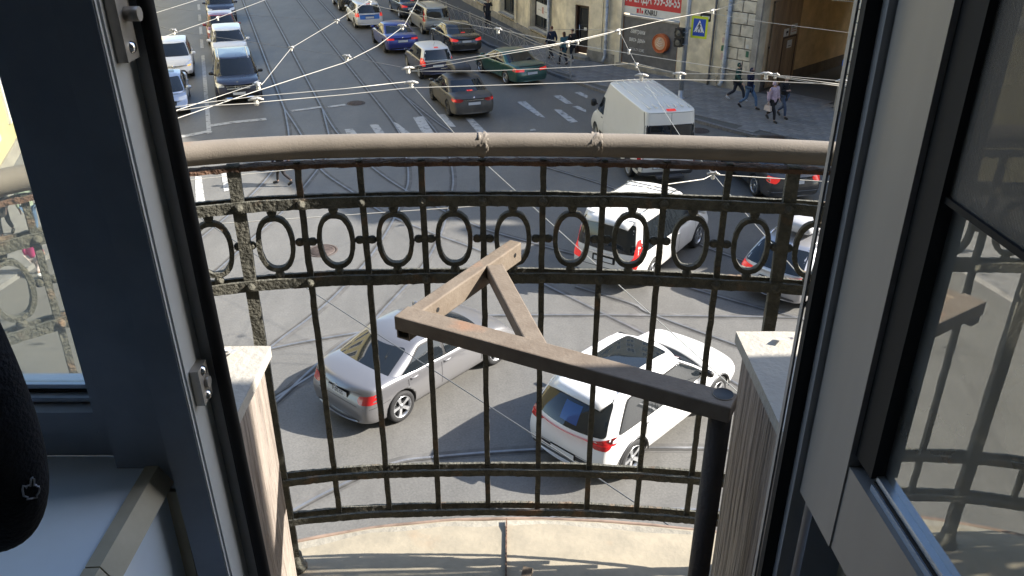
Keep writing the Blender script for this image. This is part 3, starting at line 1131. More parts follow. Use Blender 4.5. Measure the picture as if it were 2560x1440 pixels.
def wheel_meshes(kind, dark):
    key = (kind, dark)
    if key in WHEELS:
        return WHEELS[key]
    t = MB()
    t.lathe([(.68, -.30), (.74, -.34), (.93, -.33), (.985, -.27), (1.0, -.15), (1.0, .15), (.985, .27), (.93, .33), (.74, .34), (.68, .30)],
            28, 0, 'y')
    tm = t.mesh('wheel', 'rubber')
    r = MB()
    r.lathe([(.70, .30), (.68, .34), (.645, .31), (.62, .14)], 28, 0, 'y')
    r.lathe([(.63, .10), (.0, .10)], 20, 1, 'y')
    r.lathe([(.17, .12), (.16, .25), (.0, .27)], 12, 0, 'y')
    n = {'five': 5, 'ten': 10, 'multi': 14, 'plain': 0}[kind]
    for k in range(n):
        a = 2 * pi * k / n
        wd = {5: .13, 10: .06, 14: .04}[n]
        wi = {5: .09, 10: .045, 14: .03}[n]
        c, s = cos(a), sin(a)
        pts = []
        for (rad, ww, y) in ((.12, wi, .25), (.40, wi, .28), (.66, wd, .30)):
            for sd in (-1, 1):
                pts.append((rad * c - sd * ww * s, y, rad * s + sd * ww * c))
        for (rad, ww, y) in ((.12, wi, .12), (.40, wi, .14), (.66, wd, .14)):
            for sd in (-1, 1):
                pts.append((rad * c - sd * ww * s, y, rad * s + sd * ww * c))
        r.add(pts, [(0, 1, 3, 2), (2, 3, 5, 4), (0, 2, 8, 6), (2, 4, 10, 8), (1, 7, 9, 3), (3, 9, 11, 5)])
    if n == 0:
        r.lathe([(.62, .16), (.50, .24), (.30, .20), (.17, .25)], 20, 0, 'y')
    rm = r.mesh('rim', ['rim_dark' if dark else ('hub_plain' if kind == 'plain' else 'rim'), 'black'])
    WHEELS[key] = (tm, rm)
    return WHEELS[key]


def evaluate(o):
    dg = bpy.context.evaluated_depsgraph_get()
    return bpy.data.meshes.new_from_object(o.evaluated_get(dg))


def car_body(S, pm):
    """lower body lofted along its length, wheel housings cut out, cabin lofted upwards; one mesh"""
    L, W, H, wb = S['L'], S['W'], S['H'], S['wb']
    xr = -(wb / 2 + S['ro'])
    xf = xr + L
    hw = W / 2
    top = S['top']
    zb0 = S.get('clear', .2)
    xs = [0, .035, .11, .26, .5]
    st_ = [xr + a for a in xs]
    n = 15
    x0, x1 = xr + .5, xf - .5
    st_ += [x0 + (x1 - x0) * i / n for i in range(1, n)]
    st_ += [xf - a for a in xs[::-1]]
    scl = {0: .86, .035: .935, .11: .97, .26: .99, .5: 1}
    vs, fs = [], []
    rb, fb = S.get('rbulge', .16), S.get('fbulge', .22)
    rs, fsn = S.get('rslope', .1), S.get('fslope', .2)
    for x in st_:
        dr, df = x - xr, xf - x
        de = min(dr, df)
        k = 1.0
        for a, b in zip(xs, xs[1:]):
            if a <= de <= b:
                k = scl[a] + (scl[b] - scl[a]) * (de - a) / (b - a)
        tp = .02 * max(0, (abs(x - (xr + xf) / 2) / (L / 2)) ** 3)      # plan taper
        w_ = hw * (k - tp * 2)
        zt = interp(top, x)
        cz = S.get('crown', .05) * min(1, .35 + de)
        zb = zb0 + max(0, (.3 - de)) * .25
        if de < .12:
            zt -= (.12 - de) * .5
        zm = zb + (zt - zb) * .60
        ring = [(0, zt + cz), (.42, zt + cz * .82), (.74, zt + cz * .4), (.90, zt), (.965, zt - .045), (.985, zt - .12), (1.0, zm), (.992, zb + (zt - zb) * .38),
                (.975, zb + .12), (.94, zb + .03), (.86, zb), (0, zb)]
        for (u, z) in ring:
            y = u * w_
            m_ = max(0, 1 - de / .75)
            hh = (z - zb) / (zt - zb)
            if dr < df:
                dx = rb * (abs(y) / hw) ** 2.6 * max(0, 1 - de / .6) + m_ * (rs * max(0, hh - .55) / .45 + .05 * max(0, .35 - hh) / .35)
            else:
                dx = -fb * (abs(y) / hw) ** 2.3 * max(0, 1 - de / .6) - m_ * (fsn * max(0, hh - .5) / .5 + .06 * max(0, .3 - hh) / .3)
            vs.append((x + dx, y, z))
    nr = 12
    ns = len(st_)
    full = []
    idx = {}
    for i in range(ns):
        for j in range(nr):
            x, y, z = vs[i * nr + j]
            idx[(i, j, 0)] = len(full)
            full.append((x, y, z))
            if j in (0, nr - 1):
                idx[(i, j, 1)] = idx[(i, j, 0)]
            else:
                idx[(i, j, 1)] = len(full)
                full.append((x, -y, z))
    for i in range(ns - 1):
        for j in range(nr - 1):
            fs.append((idx[i, j, 0], idx[i, j + 1, 0], idx[i + 1, j + 1, 0], idx[i + 1, j, 0]))
            fs.append((idx[i, j, 1], idx[i + 1, j, 1], idx[i + 1, j + 1, 1], idx[i, j + 1, 1]))
    for i in (0, ns - 1):
        for j in range(nr - 1):
            f = [idx[i, j, 0], idx[i, j, 1], idx[i, j + 1, 1], idx[i, j + 1, 0]]
            f = list(dict.fromkeys(f))
            fs.append(tuple(f))
    mb = MB().add(full, fs, 0, True)
    me = mb.mesh('body', [pm, 'black'])
    o = link('tmp', me)
    sd = o.modifiers.new('s', 'SUBSURF')
    sd.levels = S.get('sub', 1)
    wr = S['wr']
    cut = MB()
    for ax in (wb / 2, -wb / 2):
        for sy in (-1, 1):
            T = Matrix.Translation((ax, sy * (hw - .10), wr + .01))
            cut.lathe([(wr * 1.13, -.20), (wr * 1.13, .30)], 24, 1, 'y', T, True, True)
    cme = cut.mesh('cut', [pm, 'black'])
    for p_ in cme.polygons:
        p_.material_index = 1
    c = link('tmpc', cme)
    bo = o.modifiers.new('b', 'BOOLEAN')
    bo.operation = 'DIFFERENCE'
    bo.solver = 'EXACT'
    bo.object = c
    low = evaluate(o)
    bpy.data.objects.remove(o)
    bpy.data.objects.remove(c)
    # cabin
    g = S['cab']
    zb = g.get('zb')
    zr = H - g.get('arch', .075)
    lay = [(-.09, 0), (0, 0), (.3, .3), (.6, .6), (.86, .86), (.97, .965), (1.0, 1.0)]
    gw = hw * g.get('w0', .93)
    tum = g.get('tum', .2)
    gv, gf = [], []
    NF, NSd = 7, 7
    rings = []

    def outline(xa, xc, wd, bf, brr):
        pts = []
        for k in range(NF):
            y = -wd + 2 * wd * k / (NF - 1)
            pts.append((xa - bf * (y / wd) ** 2, y))
        for k in range(1, NSd - 1):
            t = k / (NSd - 1)
            x = xa - bf + (xc + brr - xa + bf) * t
            pts.append((x, wd * (1 + .025 * sin(pi * t))))
        for k in range(NF):
            y = wd - 2 * wd * k / (NF - 1)
            pts.append((xc + brr * (y / wd) ** 2, y))
        for k in range(1, NSd - 1):
            t = k / (NSd - 1)
            x = xc + brr + (xa - bf - xc - brr) * t
            pts.append((x, -wd * (1 + .025 * sin(pi * t))))
        return pts
    bf, br = g.get('bf', .2), g.get('br', .12)

    def prof(f):
        fc = max(0, f)
        e = fc ** g.get('pw', 1.12)
        xa = g['xf0'] + (g['xf1'] - g['xf0']) * e
        e2 = fc ** g.get('pwr', 1.12)
        xc = g['xr0'] + (g['xr1'] - g['xr0']) * e2
        wd = gw * (1 - tum * fc ** 1.15)
        return xa, xc, wd
    for (f, fz) in lay:
        xa, xc, wd = prof(fz)
        z = zb + (zr - zb) * f
        rings.append([(x, y, z) for x, y in outline(xa, xc, wd, bf, br)])
    xa, xc, wd = prof(1)
    xm = (xa + xc) / 2 + .1
    arch = H - zr
    for s in (.955, .8, .55, .28):
        rings.append([(xm + (x - xm) * s, y * (s if s < .9 else s), zr + arch * (1 - s ** 2.6)) for (x, y, z) in rings[len(lay) - 1]])
    nn = len(rings[0])
    for rg in rings:
        gv += rg
    for i in range(len(rings) - 1):
        for k in range(nn):
            k2 = (k + 1) % nn
            gf.append((i * nn + k, i * nn + k2, (i + 1) * nn + k2, (i + 1) * nn + k))
    gf.append(tuple((len(rings) - 1) * nn + k for k in range(nn)))
    gm = MB().add(gv, gf, 0, True).mesh('cab', [S.get('roofmat', pm), 'black'] if False else [pm, 'black'])
    if S.get('roofmat'):
        gm.materials[0] = S['roofmat']
    o = link('tmp', gm)
    sd = o.modifiers.new('s', 'SUBSURF')
    sd.levels = S.get('sub', 1)
    cabm = evaluate(o)
    bpy.data.objects.remove(o)
    for mm in (low, cabm):
        for p_ in mm.polygons:
            p_.use_smooth = True

    def bv(ms):
        V, F = [], []
        for mm in ms:
            b = len(V)
            V += [v.co.copy() for v in mm.vertices]
            F += [tuple(i + b for i in p_.vertices) for p_ in mm.polygons]
        return BVHTree.FromPolygons(V, F)
    # uncut lower body for projections
    return low, cabm, bv([low]), bv([cabm]), bv([low, cabm]), prof, zb, zr, xr, xf


def build_car(name, label, cat, S, loc, heading, group=None):
    """car seen with its own proportions; local x forward, origin under the middle of the wheelbase"""
    pm = S['paint']
    low, cabm, bl, bc, ba, prof, zb, zr, xr, xf = car_body(S, pm)
    root = thing(name, label, cat, loc, heading, group)
    hw, H, wb, wr = S['W'] / 2, S['H'], S['wb'], S['wr']
    ob = link('body', low, root)
    if S.get('roofmat'):
        link('cabin_shell', cabm, root)
    else:
        bm = bmesh.new()
        bm.from_mesh(low)
        bm.from_mesh(cabm)
        bm.to_mesh(low)
        bm.free()

    def patch(nm, polys, axis, sgn, m, off=.006, bvh=None, step=.07, parent=root):
        mb = MB()
        for p in polys:
            vs, fs = poly_project(bvh or ba, p, axis, sgn, off, step, None if bvh is bc else .34)
            mb.add(vs, fs, 0, True)
        return part(nm, mb, m, parent)
    # side glass
    g = S['cab']
    bf, br = g.get('bf', .2), g.get('br', .12)

    def edge(f):
        xa, xc, wd = prof(f)
        return xa - bf, xc + br
    lo, hi = S.get('sw', (.06, .86))
    pa, pc = S.get('pillars', (.10, .22))
    zz = lambda f: zb + (zr - zb) * f
    fe = lambda f: edge(f)[0] - pa
    re = lambda f: edge(f)[1] + (pc if f < .5 else pc * S.get('pctop', .8))
    cuts = S.get('cuts', [.0])
    xlim = S.get('swr')

    def clampx(x):
        return max(x, xlim) if xlim is not None else x
    gm = S.get('sideglass', 'glass_car')
    for sy in (-1, 1):
        xs = [clampx(re(lo))] + list(cuts) + [None]
        segs = []
        fr = [lo, (lo + hi) / 2, hi]
        for i in range(len(cuts) + 1):
            a = None if i == 0 else cuts[i - 1] + .035
            b = None if i == len(cuts) else cuts[i] - .035
            poly = []
            left = [(max(clampx(re(f)), -9) if a is None else a - (.10 * (f - lo) if False else 0), zz(f)) for f in fr]
            right = [(fe(f) if b is None else b, zz(f)) for f in fr]
            poly = right + left[::-1]
            if min(r_[0] for r_ in right) - max(l_[0] for l_ in left) < .08:
                # pointed quarter light
                poly = [right[0], right[1], (max(right[2][0], left[2][0] + .03), right[2][1])] + left[::-1]
            segs.append(rounded(poly, .06, 2))
        if S.get('dlo', True):
            full = [(fe(f) + .03, zz(f) + (.02 if f == hi else (-.02 if f == lo else 0))) for f in fr] + \
                   [(clampx(re(f)) - .03, zz(f) + (.02 if f == hi else (-.02 if f == lo else 0))) for f in fr[::-1]]
            patch('window_surround', [rounded(full, .08, 2)], 'y', sy, 'black', .004, bc, .1)
        for sg in segs:
            patch('side_window', [sg], 'y', sy, gm, .012, bc, .05)
    # windscreen and rear window
    def screen(nm, sgn, f0, f1, m=.09, mt='glass_car', cap=None):
        ws = [prof(f)[2] for f in (f0, f1)]
        y0, y1 = ws[0] - m, ws[1] - m
        p = [(-y0, zz(f0)), (y0, zz(f0)), (y1, zz(f1)), (-y1, zz(f1))]
        return patch(nm, [rounded(p, .07, 3)], 'x', sgn, mt, .006, bc, .09)
    if not S.get('no_ws'):
        ws_ = screen('windscreen', 1, *S.get('wsf', (.04, .93)), S.get('wsm', .07))
    if not S.get('no_rw'):
        screen('rear_window', -1, *S.get('rwf', (.06, .88)), S.get('rwm', .09))
    # wheels
    tm, rm = wheel_meshes(S.get('wheel', 'ten'), S.get('darkrim', False))
    for ax in (wb / 2, -wb / 2):
        for sy in (1, -1):
            wo_ = link('wheel', tm, root, (ax, sy * (hw - .12), wr), 0 if sy > 0 else pi)
            wo_.scale = (wr, S.get('ww', .33), wr)
            link('rim', rm, wo_)
    # seams and handles
    zs = S.get('seam_z', (.34, None))
    for sy in (-1, 1):
        for x in S.get('seams', []):
            z1 = interp(S['top'], x) - .03
            vs, fs = poly_project(bl, [(x - .006, .36), (x + .006, .36), (x + .006, z1), (x - .006, z1)], 'y', sy, .003, .12)
            part('door_seam', MB().add(vs, fs, 0, True), 'seam', root)
        for x in S.get('handles', []):
            z = interp(S['top'], x) - S.get('hdrop', .13)
            h, nrm, i_, d_ = bl.ray_cast(Vector((x, sy * 5, z)), Vector((0, -sy, 0)))
            if h:
                m2 = MB().tube([(x - .10, h.y - sy * .005, z), (x - .07, h.y + sy * .025, z), (x + .07, h.y + sy * .025, z), (x + .10, h.y - sy * .005, z)],
                               [.012, .016, .016, .012], 6)
                part('door_handle', m2, S.get('handle_m', pm), root)
    # mirrors
    xm_, zm_ = S.get('mirror', (g['xf0'] - bf - .22, zb + .05))
    for sy in (-1, 1):
        mb = MB()
        T = Matrix.Translation((xm_, sy * (hw + .06), zm_ + .06)) @ Matrix.Diagonal((S.get('mrs', 1), 1, S.get('mrs', 1), 1))
        mb.lathe([(.001, -.10), (.055, -.09), (.085, -.05), (.09, .02), (.08, .08), (.05, .11), (.001, .115)], 10, 0, 'y',
                 T @ Matrix.Diagonal((.75, 1, .8 * S.get('mrt', 1), 1)))
        mb.tube([(xm_ + .03, sy * (hw - .09), zm_ - .02), (xm_ + .01, sy * (hw + .0), zm_ + .03)], .025, 6)
        part('wing_mirror', mb, S.get('mirror_m', pm), root)
    # lamps and trim given as outlines (y, z) for one side
    for (nm, axis, sgn, polys, m, off, both) in S.get('trim', []):
        if len(polys) > 1:
            for q_ in polys:
                for sy in ((-1, 1) if both else (1,)):
                    patch(nm, [[(p[0] * sy, p[1]) for p in q_] if axis == 'x' else q_], axis, sy if axis == 'y' else sgn, m, off)
        elif both:
            for sy in (-1, 1):
                if axis == 'x' or axis == 'z':
                    pp = [[(p[0], p[1] * sy) if axis == 'z' else (p[0] * sy, p[1]) for p in poly] for poly in polys]
                    patch(nm, pp, axis, sgn, m, off)
                else:
                    patch(nm, polys, axis, sy, m, off)
        else:
            patch(nm, polys, axis, sgn, m, off)
    if S.get('extra'):
        S['extra'](root, patch, S, bl, bc, ba)
    return root


def rect(y0, y1, z0, z1, r=.02):
    return rounded([(y0, z0), (y1, z0), (y1, z1), (y0, z1)], r, 2)


def plate_at(root, bvh, sgn, z, wid=.52, hei=.112, y=0.0, text=None, stick=.012):
    h, nrm, i_, d_ = bvh.ray_cast(Vector((sgn * 9, y, z)), Vector((-sgn, 0, 0)))
    if h is None:
        return None
    x = h.x + sgn * stick
    mb = MB().box(x - .012, y - wid / 2 - .012, z - hei / 2 - .012, x + .012, y + wid / 2 + .012, z + hei / 2 + .012, 1)
    mb.box(x - .01, y - wid / 2, z - hei / 2, x + sgn * .016, y + wid / 2, z + hei / 2, 0)
    p = part('number_plate', mb, ['plate', 'black'], root)
    if text:
        T = Matrix.Translation((x + sgn * .018, y, z)) @ Matrix(((0, 0, sgn, 0), (sgn, 0, 0, 0), (0, 1, 0, 0), (0, 0, 0, 1)))
        lettering('plate_lettering', text, .105, T, 'ink', p, .72, .002, .001)
    return p


def badge_at(root, bvh, sgn, z, r=.045, star=False, m='chrome', y=0.0):
    h, nrm, i_, d_ = bvh.ray_cast(Vector((sgn * 9, y, z)), Vector((-sgn, 0, 0)))
    if h is None:
        return
    x = h.x + sgn * .012
    mb = MB()
    if star:
        n = 20
        mb.tube([(x, y + r * cos(2 * pi * k / n), z + r * sin(2 * pi * k / n)) for k in range(n + 1)], r * .1, 6)
        for k in range(3):
            a = pi / 2 + 2 * pi * k / 3
            mb.tube([(x, y, z), (x, y + r * cos(a), z + r * sin(a))], [r * .16, r * .05], 5)
    else:
        mb.lathe([(r, 0), (r * .85, .012), (.001, .014)], 12, 0, 'z', Matrix.Translation((x - sgn * .008, y, z)) @ Matrix.Rotation(sgn * pi / 2, 4, 'Y'))
    part('badge', mb, m, root)


def roof_rails(root, bc, x0, x1, y, m='chrome', h=.05):
    for sy in (-1, 1):
        pts = []
        for k in range(9):
            x = x0 + (x1 - x0) * k / 8
            z = bc.ray_cast(Vector((x, sy * y, 9)), Vector((0, 0, -1)))[0].z
            pts.append((x, sy * y, z + (h if 0 < k < 8 else -.005)))
        part('roof_rail', MB().tube(pts, .018, 6), m, root)


def spoiler(root, bc, x0, x1, w0, w1, m, over=.12):
    z = lambda x: bc.ray_cast(Vector((x, 0, 9)), Vector((0, 0, -1)))[0].z
    za, zb = z(x0), z(x0 - .05) - .01
    vs = []
    for (x, wd, zz) in ((x0 + .10, w0, za - .012), (x0, w0, za + .012), (x1, w1, zb - .005)):
        for k in range(7):
            u = -1 + k / 3
            vs.append((x + .05 * u * u, u * wd, zz - .055 * abs(u) ** 2.5))
    n = len(vs)
    vs += [(x + (.02 if i > 13 else 0), y * .99, zz - (.05 if i < 14 else .028)) for i, (x, y, zz) in enumerate(vs[:])]
    fs = []
    for i in range(2):
        for k in range(6):
            a = i * 7 + k
            fs.append((a, a + 1, a + 8, a + 7))
            fs.append((n + a, n + a + 7, n + a + 8, n + a + 1))
    for k in range(6):
        fs.append((14 + k, 15 + k, n + 15 + k, n + 14 + k))
    for k in (0, 6):
        for i in range(2):
            a = i * 7 + k
            fs.append((a, a + 7, n + a + 7, n + a))
    part('rear_spoiler', MB().add(vs, fs, 0, True), m, root)


def roof_box(loc, rz, label, L=1.9, W=.8, H=.38, m='box_grey'):
    """cargo box on a car roof with its two cross bars"""
    root = thing('roof_box', label, 'roof box', loc, rz)
    prof = [(-.5, .45), (-.47, .8), (-.35, 1.0), (.1, 1.0), (.38, .82), (.5, .35)]
    vs, fs = [], []
    secs = [(-.5, .86, .22, .62), (-.47, .95, .1, .8), (-.35, 1, .02, .95), (-.1, 1, 0, 1), (.2, .97, 0, .98), (.4, .86, .05, .82), (.5, .62, .2, .5)]
    n = 12
    for (x, wk, z0, z1) in secs:
        for k in range(n):
            a = 2 * pi * k / n
            cx, sz = cos(a), sin(a)
            ex = abs(cx) ** .45 * (1 if cx > 0 else -1)
            ez = abs(sz) ** .55 * (1 if sz > 0 else -1)
            vs.append((x * L, ex * wk * W / 2 * (1 - .12 * max(0, ez)), H * (z0 + (z1 - z0) * (ez + 1) / 2)))
    for i in range(len(secs) - 1):
        for k in range(n):
            k2 = (k + 1) % n
            fs.append((i * n + k, i * n + k2, (i + 1) * n + k2, (i + 1) * n + k))
    fs.append(tuple(range(n)))
    fs.append(tuple((len(secs) - 1) * n + k for k in range(n)))
    me = MB().add(vs, fs, 0, True).mesh('shell', m)
    o = link('t', me)
    sd = o.modifiers.new('s', 'SUBSURF')
    sd.levels = 1
    m2 = evaluate(o)
    bpy.data.objects.remove(o)
    for p in m2.polygons:
        p.use_smooth = True
    link('shell', m2, root)
    for x in (-.42, .42):
        b = MB().box(x - .03, -.62, -.05, x + .03, .62, -.015)
        part('cross_bar', b, 'chrome', root)
    b = MB().box(-.94, -.385, H * .36, .9, .385, H * .375)
    return root
def wheel_at(S, P, h, fx, sy):
    """origin of a car whose wheel (front/rear fx, left/right sy) stands on ground point P"""
    lx, ly = fx * S['wb'] / 2, sy * (S['W'] / 2 - .06)
    return Vector((P.x - (lx * cos(h) - ly * sin(h)), P.y - (lx * sin(h) + ly * cos(h)), 0))


HS = SA + pi / 2               # heading of traffic driving away along the street
HO = HS + pi                   # heading of oncoming traffic


def sedan(pm, L=4.65, W=1.8, H=1.46, wb=2.7, ro=1.06, wr=.325, **k):
    xr = -(wb / 2 + ro)
    xf = xr + L
    S = dict(L=L, W=W, H=H, wb=wb, ro=ro, wr=wr, paint=pm,
             top=[(xr, .90), (xr + .12, .965), (xr + .7, 1.0), (-.8, .965), (.8, .92), (1.15, .90), (xf - .45, .78), (xf, .64)],
             cab=dict(zb=.90, xf0=1.30, xf1=.32, xr0=xr + .52, xr1=xr + 1.5, bf=.22, br=.16, w0=.93, tum=.21, arch=.07, pwr=1.0),
             cuts=[-.28], seams=[.86, -.28, -1.15], handles=[-.12, -1.0], pillars=(.08, .30), sw=(.06, .86), pctop=.55,
             rslope=.10, fslope=.22, trim=[])
    S.update(k)
    return S


def hatch(pm, L=4.2, W=1.76, H=1.5, wb=2.58, ro=.75, wr=.315, **k):
    xr = -(wb / 2 + ro)
    xf = xr + L
    S = dict(L=L, W=W, H=H, wb=wb, ro=ro, wr=wr, paint=pm,
             top=[(xr, .92), (-.8, .96), (.8, .92), (1.1, .92), (xf - .45, .82), (xf, .66)],
             cab=dict(zb=.90, xf0=1.22, xf1=.40, xr0=xr + .10, xr1=xr + .52, bf=.22, br=.10, w0=.93, tum=.20, arch=.06, pwr=1.25),
             cuts=[-.22], seams=[.84, -.22, -1.05], handles=[-.05, -.9], pillars=(.08, .26), sw=(.07, .87), pctop=.9,
             rslope=.06, fslope=.24, trim=[])
    S.update(k)
    return S


def suv(pm, L=4.65, W=1.86, H=1.70, wb=2.7, ro=.95, wr=.36, **k):
    xr = -(wb / 2 + ro)
    xf = xr + L
    S = dict(L=L, W=W, H=H, wb=wb, ro=ro, wr=wr, paint=pm, clear=.26,
             top=[(xr, 1.03), (-.8, 1.08), (.8, 1.05), (1.1, 1.06), (xf - .5, .97), (xf, .82)],
             cab=dict(zb=1.02, xf0=1.22, xf1=.42, xr0=xr + .10, xr1=xr + .46, bf=.24, br=.12, w0=.94, tum=.19, arch=.07, pwr=1.3),
             cuts=[-.22, -1.08], seams=[.84, -.22, -1.02], handles=[-.05, -.9], pillars=(.08, .24), sw=(.07, .86), pctop=.9,
             rslope=.08, fslope=.18, trim=[])
    S.update(k)
    return S


def stdrear(pts, lit='brake_red', z3=None, y3=.16):
    """tail lamp outline (both sides)"""
    return ('tail_lamp', 'x', -1, [rounded(pts, .02, 2)], lit, .008, True)


def front_trim(hw, zl, zg, lampw=.34, gw=.42, lamph=.13, amber=False, dark_low=True):
    y1 = hw * .95
    t = [('headlamp', 'x', 1, [rounded([(y1, zl + .05), (y1 - lampw, zl - .015), (y1 - lampw + .05, zl - lamph), (y1 - .03, zl - lamph + .04)], .03, 2)], 'lamp_clear', .008, True),
         ('grille', 'x', 1, [rect(-gw, gw, zg - .10, zg + .06, .05)], 'black', .008, False)]
    if dark_low:
        t.append(('air_intake', 'x', 1, [rect(-gw - .12, gw + .12, .27, .43, .05)], 'black', .007, False))
    return t


# ------------------------------------------------------------------ the cars in the street
P_silver = paint('silver_paint', (.20, .20, .212), .5, .34, .08)
P_white = paint('white_paint', (.78, .78, .78), 0, .3, .08)
P_white2 = paint('white_dusty_paint', (.74, .73, .71), 0, .35, .35, (.42, .38, .32))
P_van = paint('van_white_paint', (.74, .72, .66), 0, .4, .25, (.42, .38, .32))
P_greyblue = paint('blue_silver_paint', (.38, .44, .55), .6, .3, .05)
P_navy = paint('navy_paint', (.012, .018, .045), .2, .25, .18)
P_red = paint('red_paint', (.22, .012, .022), .2, .3, .1)
P_blue = paint('blue_paint', (.012, .028, .22), .35, .28, .05)
P_black = paint('black_paint', (.008, .008, .010), .1, .22, .06)
P_blackb = paint('blue_black_paint', (.010, .013, .024), .2, .25, .08)
P_green = paint('green_paint', (.008, .085, .075), .35, .3, .1)
P_dust = paint('dusty_grey_paint', (.035, .035, .04), .2, .4, .85, (.20, .175, .135))
P_beige = paint('beige_silver_paint', (.42, .41, .37), .5, .35, .15)
P_dgrey = paint('dark_grey_paint', (.035, .038, .044), .4, .3, .15)
P_fabia = paint('dark_blue_paint', (.010, .014, .06), .25, .28, .15)
P_wagon = paint('silver_wagon_paint', (.42, .42, .44), .6, .32, .15)
M['box_grey'] = mat('roof_box_plastic', (.05, .05, .053), .55, var=.2, scale=4)
M['box_light'] = mat('roof_box_silver', (.42, .42, .43), .4)
M['taxi_blue'] = mat('blue_livery', (.03, .16, .55), .35, coat=.5)
M['sticker_blue'] = mat('blue_seen_through_glass', (.015, .06, .22), .08, coat=.5)
M['sheet_red'] = mat('red_lamp_bar', (.38, .008, .012), .3, emit=(1, .03, .03), estr=.06)

# silver saloon turning in the foreground
S = sedan(P_silver, L=4.63, W=1.80, H=1.43, wb=2.70, ro=1.03, wr=.325, wheel='five', sub=2, rbulge=.30, crown=.07,
          rslope=.16, cuts=[-.20], ww=.34)
S['cab'].update(xr0=-1.92, xr1=-.92, xf0=1.28, xf1=.30, tum=.23, br=.22, bf=.26, arch=.085, pwr=1.05)
S['pillars'] = (.08, .30)
S['cuts'] = [-.15]
S['trim'] = [('tail_lamp', 'x', -1, [rounded([(.89, .88), (.56, .80), (.52, .72), (.60, .66), (.87, .70)], .03, 2)], 'tail_red', .008, True),
             ('boot_seam', 'x', -1, [[(-.56, .60), (.56, .60), (.56, .607), (-.56, .607)]], 'seam', .004, False),
             ('diffuser', 'x', -1, [rect(-.6, .6, .20, .33, .04)], 'rim_dark', .005, False),
             ('bumper_seam', 'y', 1, [[(-2.15, .60), (-1.62, .64), (-1.62, .647), (-2.15, .607)]], 'seam', .004, True)]


def cla_extra(root, patch, S, bl, bc, ba):
    plate_at(root, bl, -1, .72, text='Р 572 СС')
    badge_at(root, bl, -1, .86, .045, True)
    for sy in (-1, 1):
        h = [( -1.95, .93), (-1.0, .97), (.3, .93), (1.1, .90)]
    for f in (-.1, .35):
        mb = MB().tube([(1.18 - .1, f, .93), (.75, f + .35, 1.06)], .012, 5)
        part('wiper', mb, 'black', root)


S['extra'] = cla_extra
P_ = Vector((-2.12, 13.26, 0))
build_car('car', 'silver saloon with five spoke wheels, seen below the rusty steel bracket', 'car',
          S, wheel_at(S, P_, radians(48.9), -1, -1), radians(48.9))

# white SUV in the foreground
S = suv(P_white, L=4.70, W=1.86, H=1.70, wb=2.72, ro=.98, wr=.365, wheel='five', sub=2, rbulge=.26, crown=.07, ww=.34, rslope=.12)
S['cab'].update(tum=.20, br=.20, bf=.28, arch=.08, xr0=-2.22, xr1=-1.72, xf0=1.30, xf1=.35)
S['cuts'] = [-.15, -1.05]
S['mirror_m'] = 'black'
S['trim'] = [('tail_lamp', 'x', -1, [rounded([(.92, 1.02), (.86, 1.06), (.50, .97), (.50, .91), (.62, .84), (.84, .86)], .02, 2)], 'tail_red', .010, True),
             ('lit_lamp_line', 'x', -1, [rounded([(.88, .96), (.55, .935), (.55, .915), (.88, .93)], .005, 2)], 'sheet_red', .016, True),
             ('lamp_bar', 'x', -1, [rect(-.60, .60, .915, .985, .015)], 'sheet_red', .026, False),
             ('plate_recess', 'x', -1, [rect(-.62, .62, .45, .54, .03)], 'rim_dark', .006, False),
             ('bumper_skirt', 'x', -1, [rect(-.75, .75, .26, .40, .05)], 'rim_dark', .006, False),
             ('roof_window', 'z', 1, [rounded([(-.95, -.42), (.18, -.44), (.18, .44), (-.95, .42)], .08, 3)], 'glass_car', .008, False),
             ('tailgate_seam', 'x', -1, [[(-.66, .56), (.66, .56), (.66, .567), (-.66, .567)]], 'seam', .004, False),
             ('poster_behind_glass', 'x', -1, [[(.12, 1.14), (-.24, 1.13), (-.21, 1.40), (.14, 1.40)]], 'sticker_blue', .009, False)]


def suv_extra(root, patch, S, bl, bc, ba):
    roof_rails(root, bc, -1.65, .30, .60, S['paint'], .03)
    plate_at(root, bl, -1, .49, text=None)
    spoiler(root, bc, -1.72, -1.99, .60, .56, S['paint'])
    for f in (-.15, .30):
        mb = MB().tube([(1.12, f, 1.08), (.80, f + .38, 1.25)], .012, 5)
        part('wiper', mb, 'black', root)
    for sy in (-1, 1):
        for ax in (S['wb'] / 2, -S['wb'] / 2):
            pts = []
            for k in range(13):
                a = pi * k / 12
                pts.append((ax + .425 * cos(a), sy * (S['W'] / 2 - .006), .365 + .425 * sin(a)))
            part('wheel_arch_trim', MB().tube(pts, .018, 5), 'rim_dark', root)


S['extra'] = suv_extra
build_car('car', 'white SUV with a red lamp bar across its tailgate and a dark roof window', 'car',
          S, wheel_at(S, Vector((2.07, 11.67, 0)), radians(46.5), -1, -1), radians(46.5))

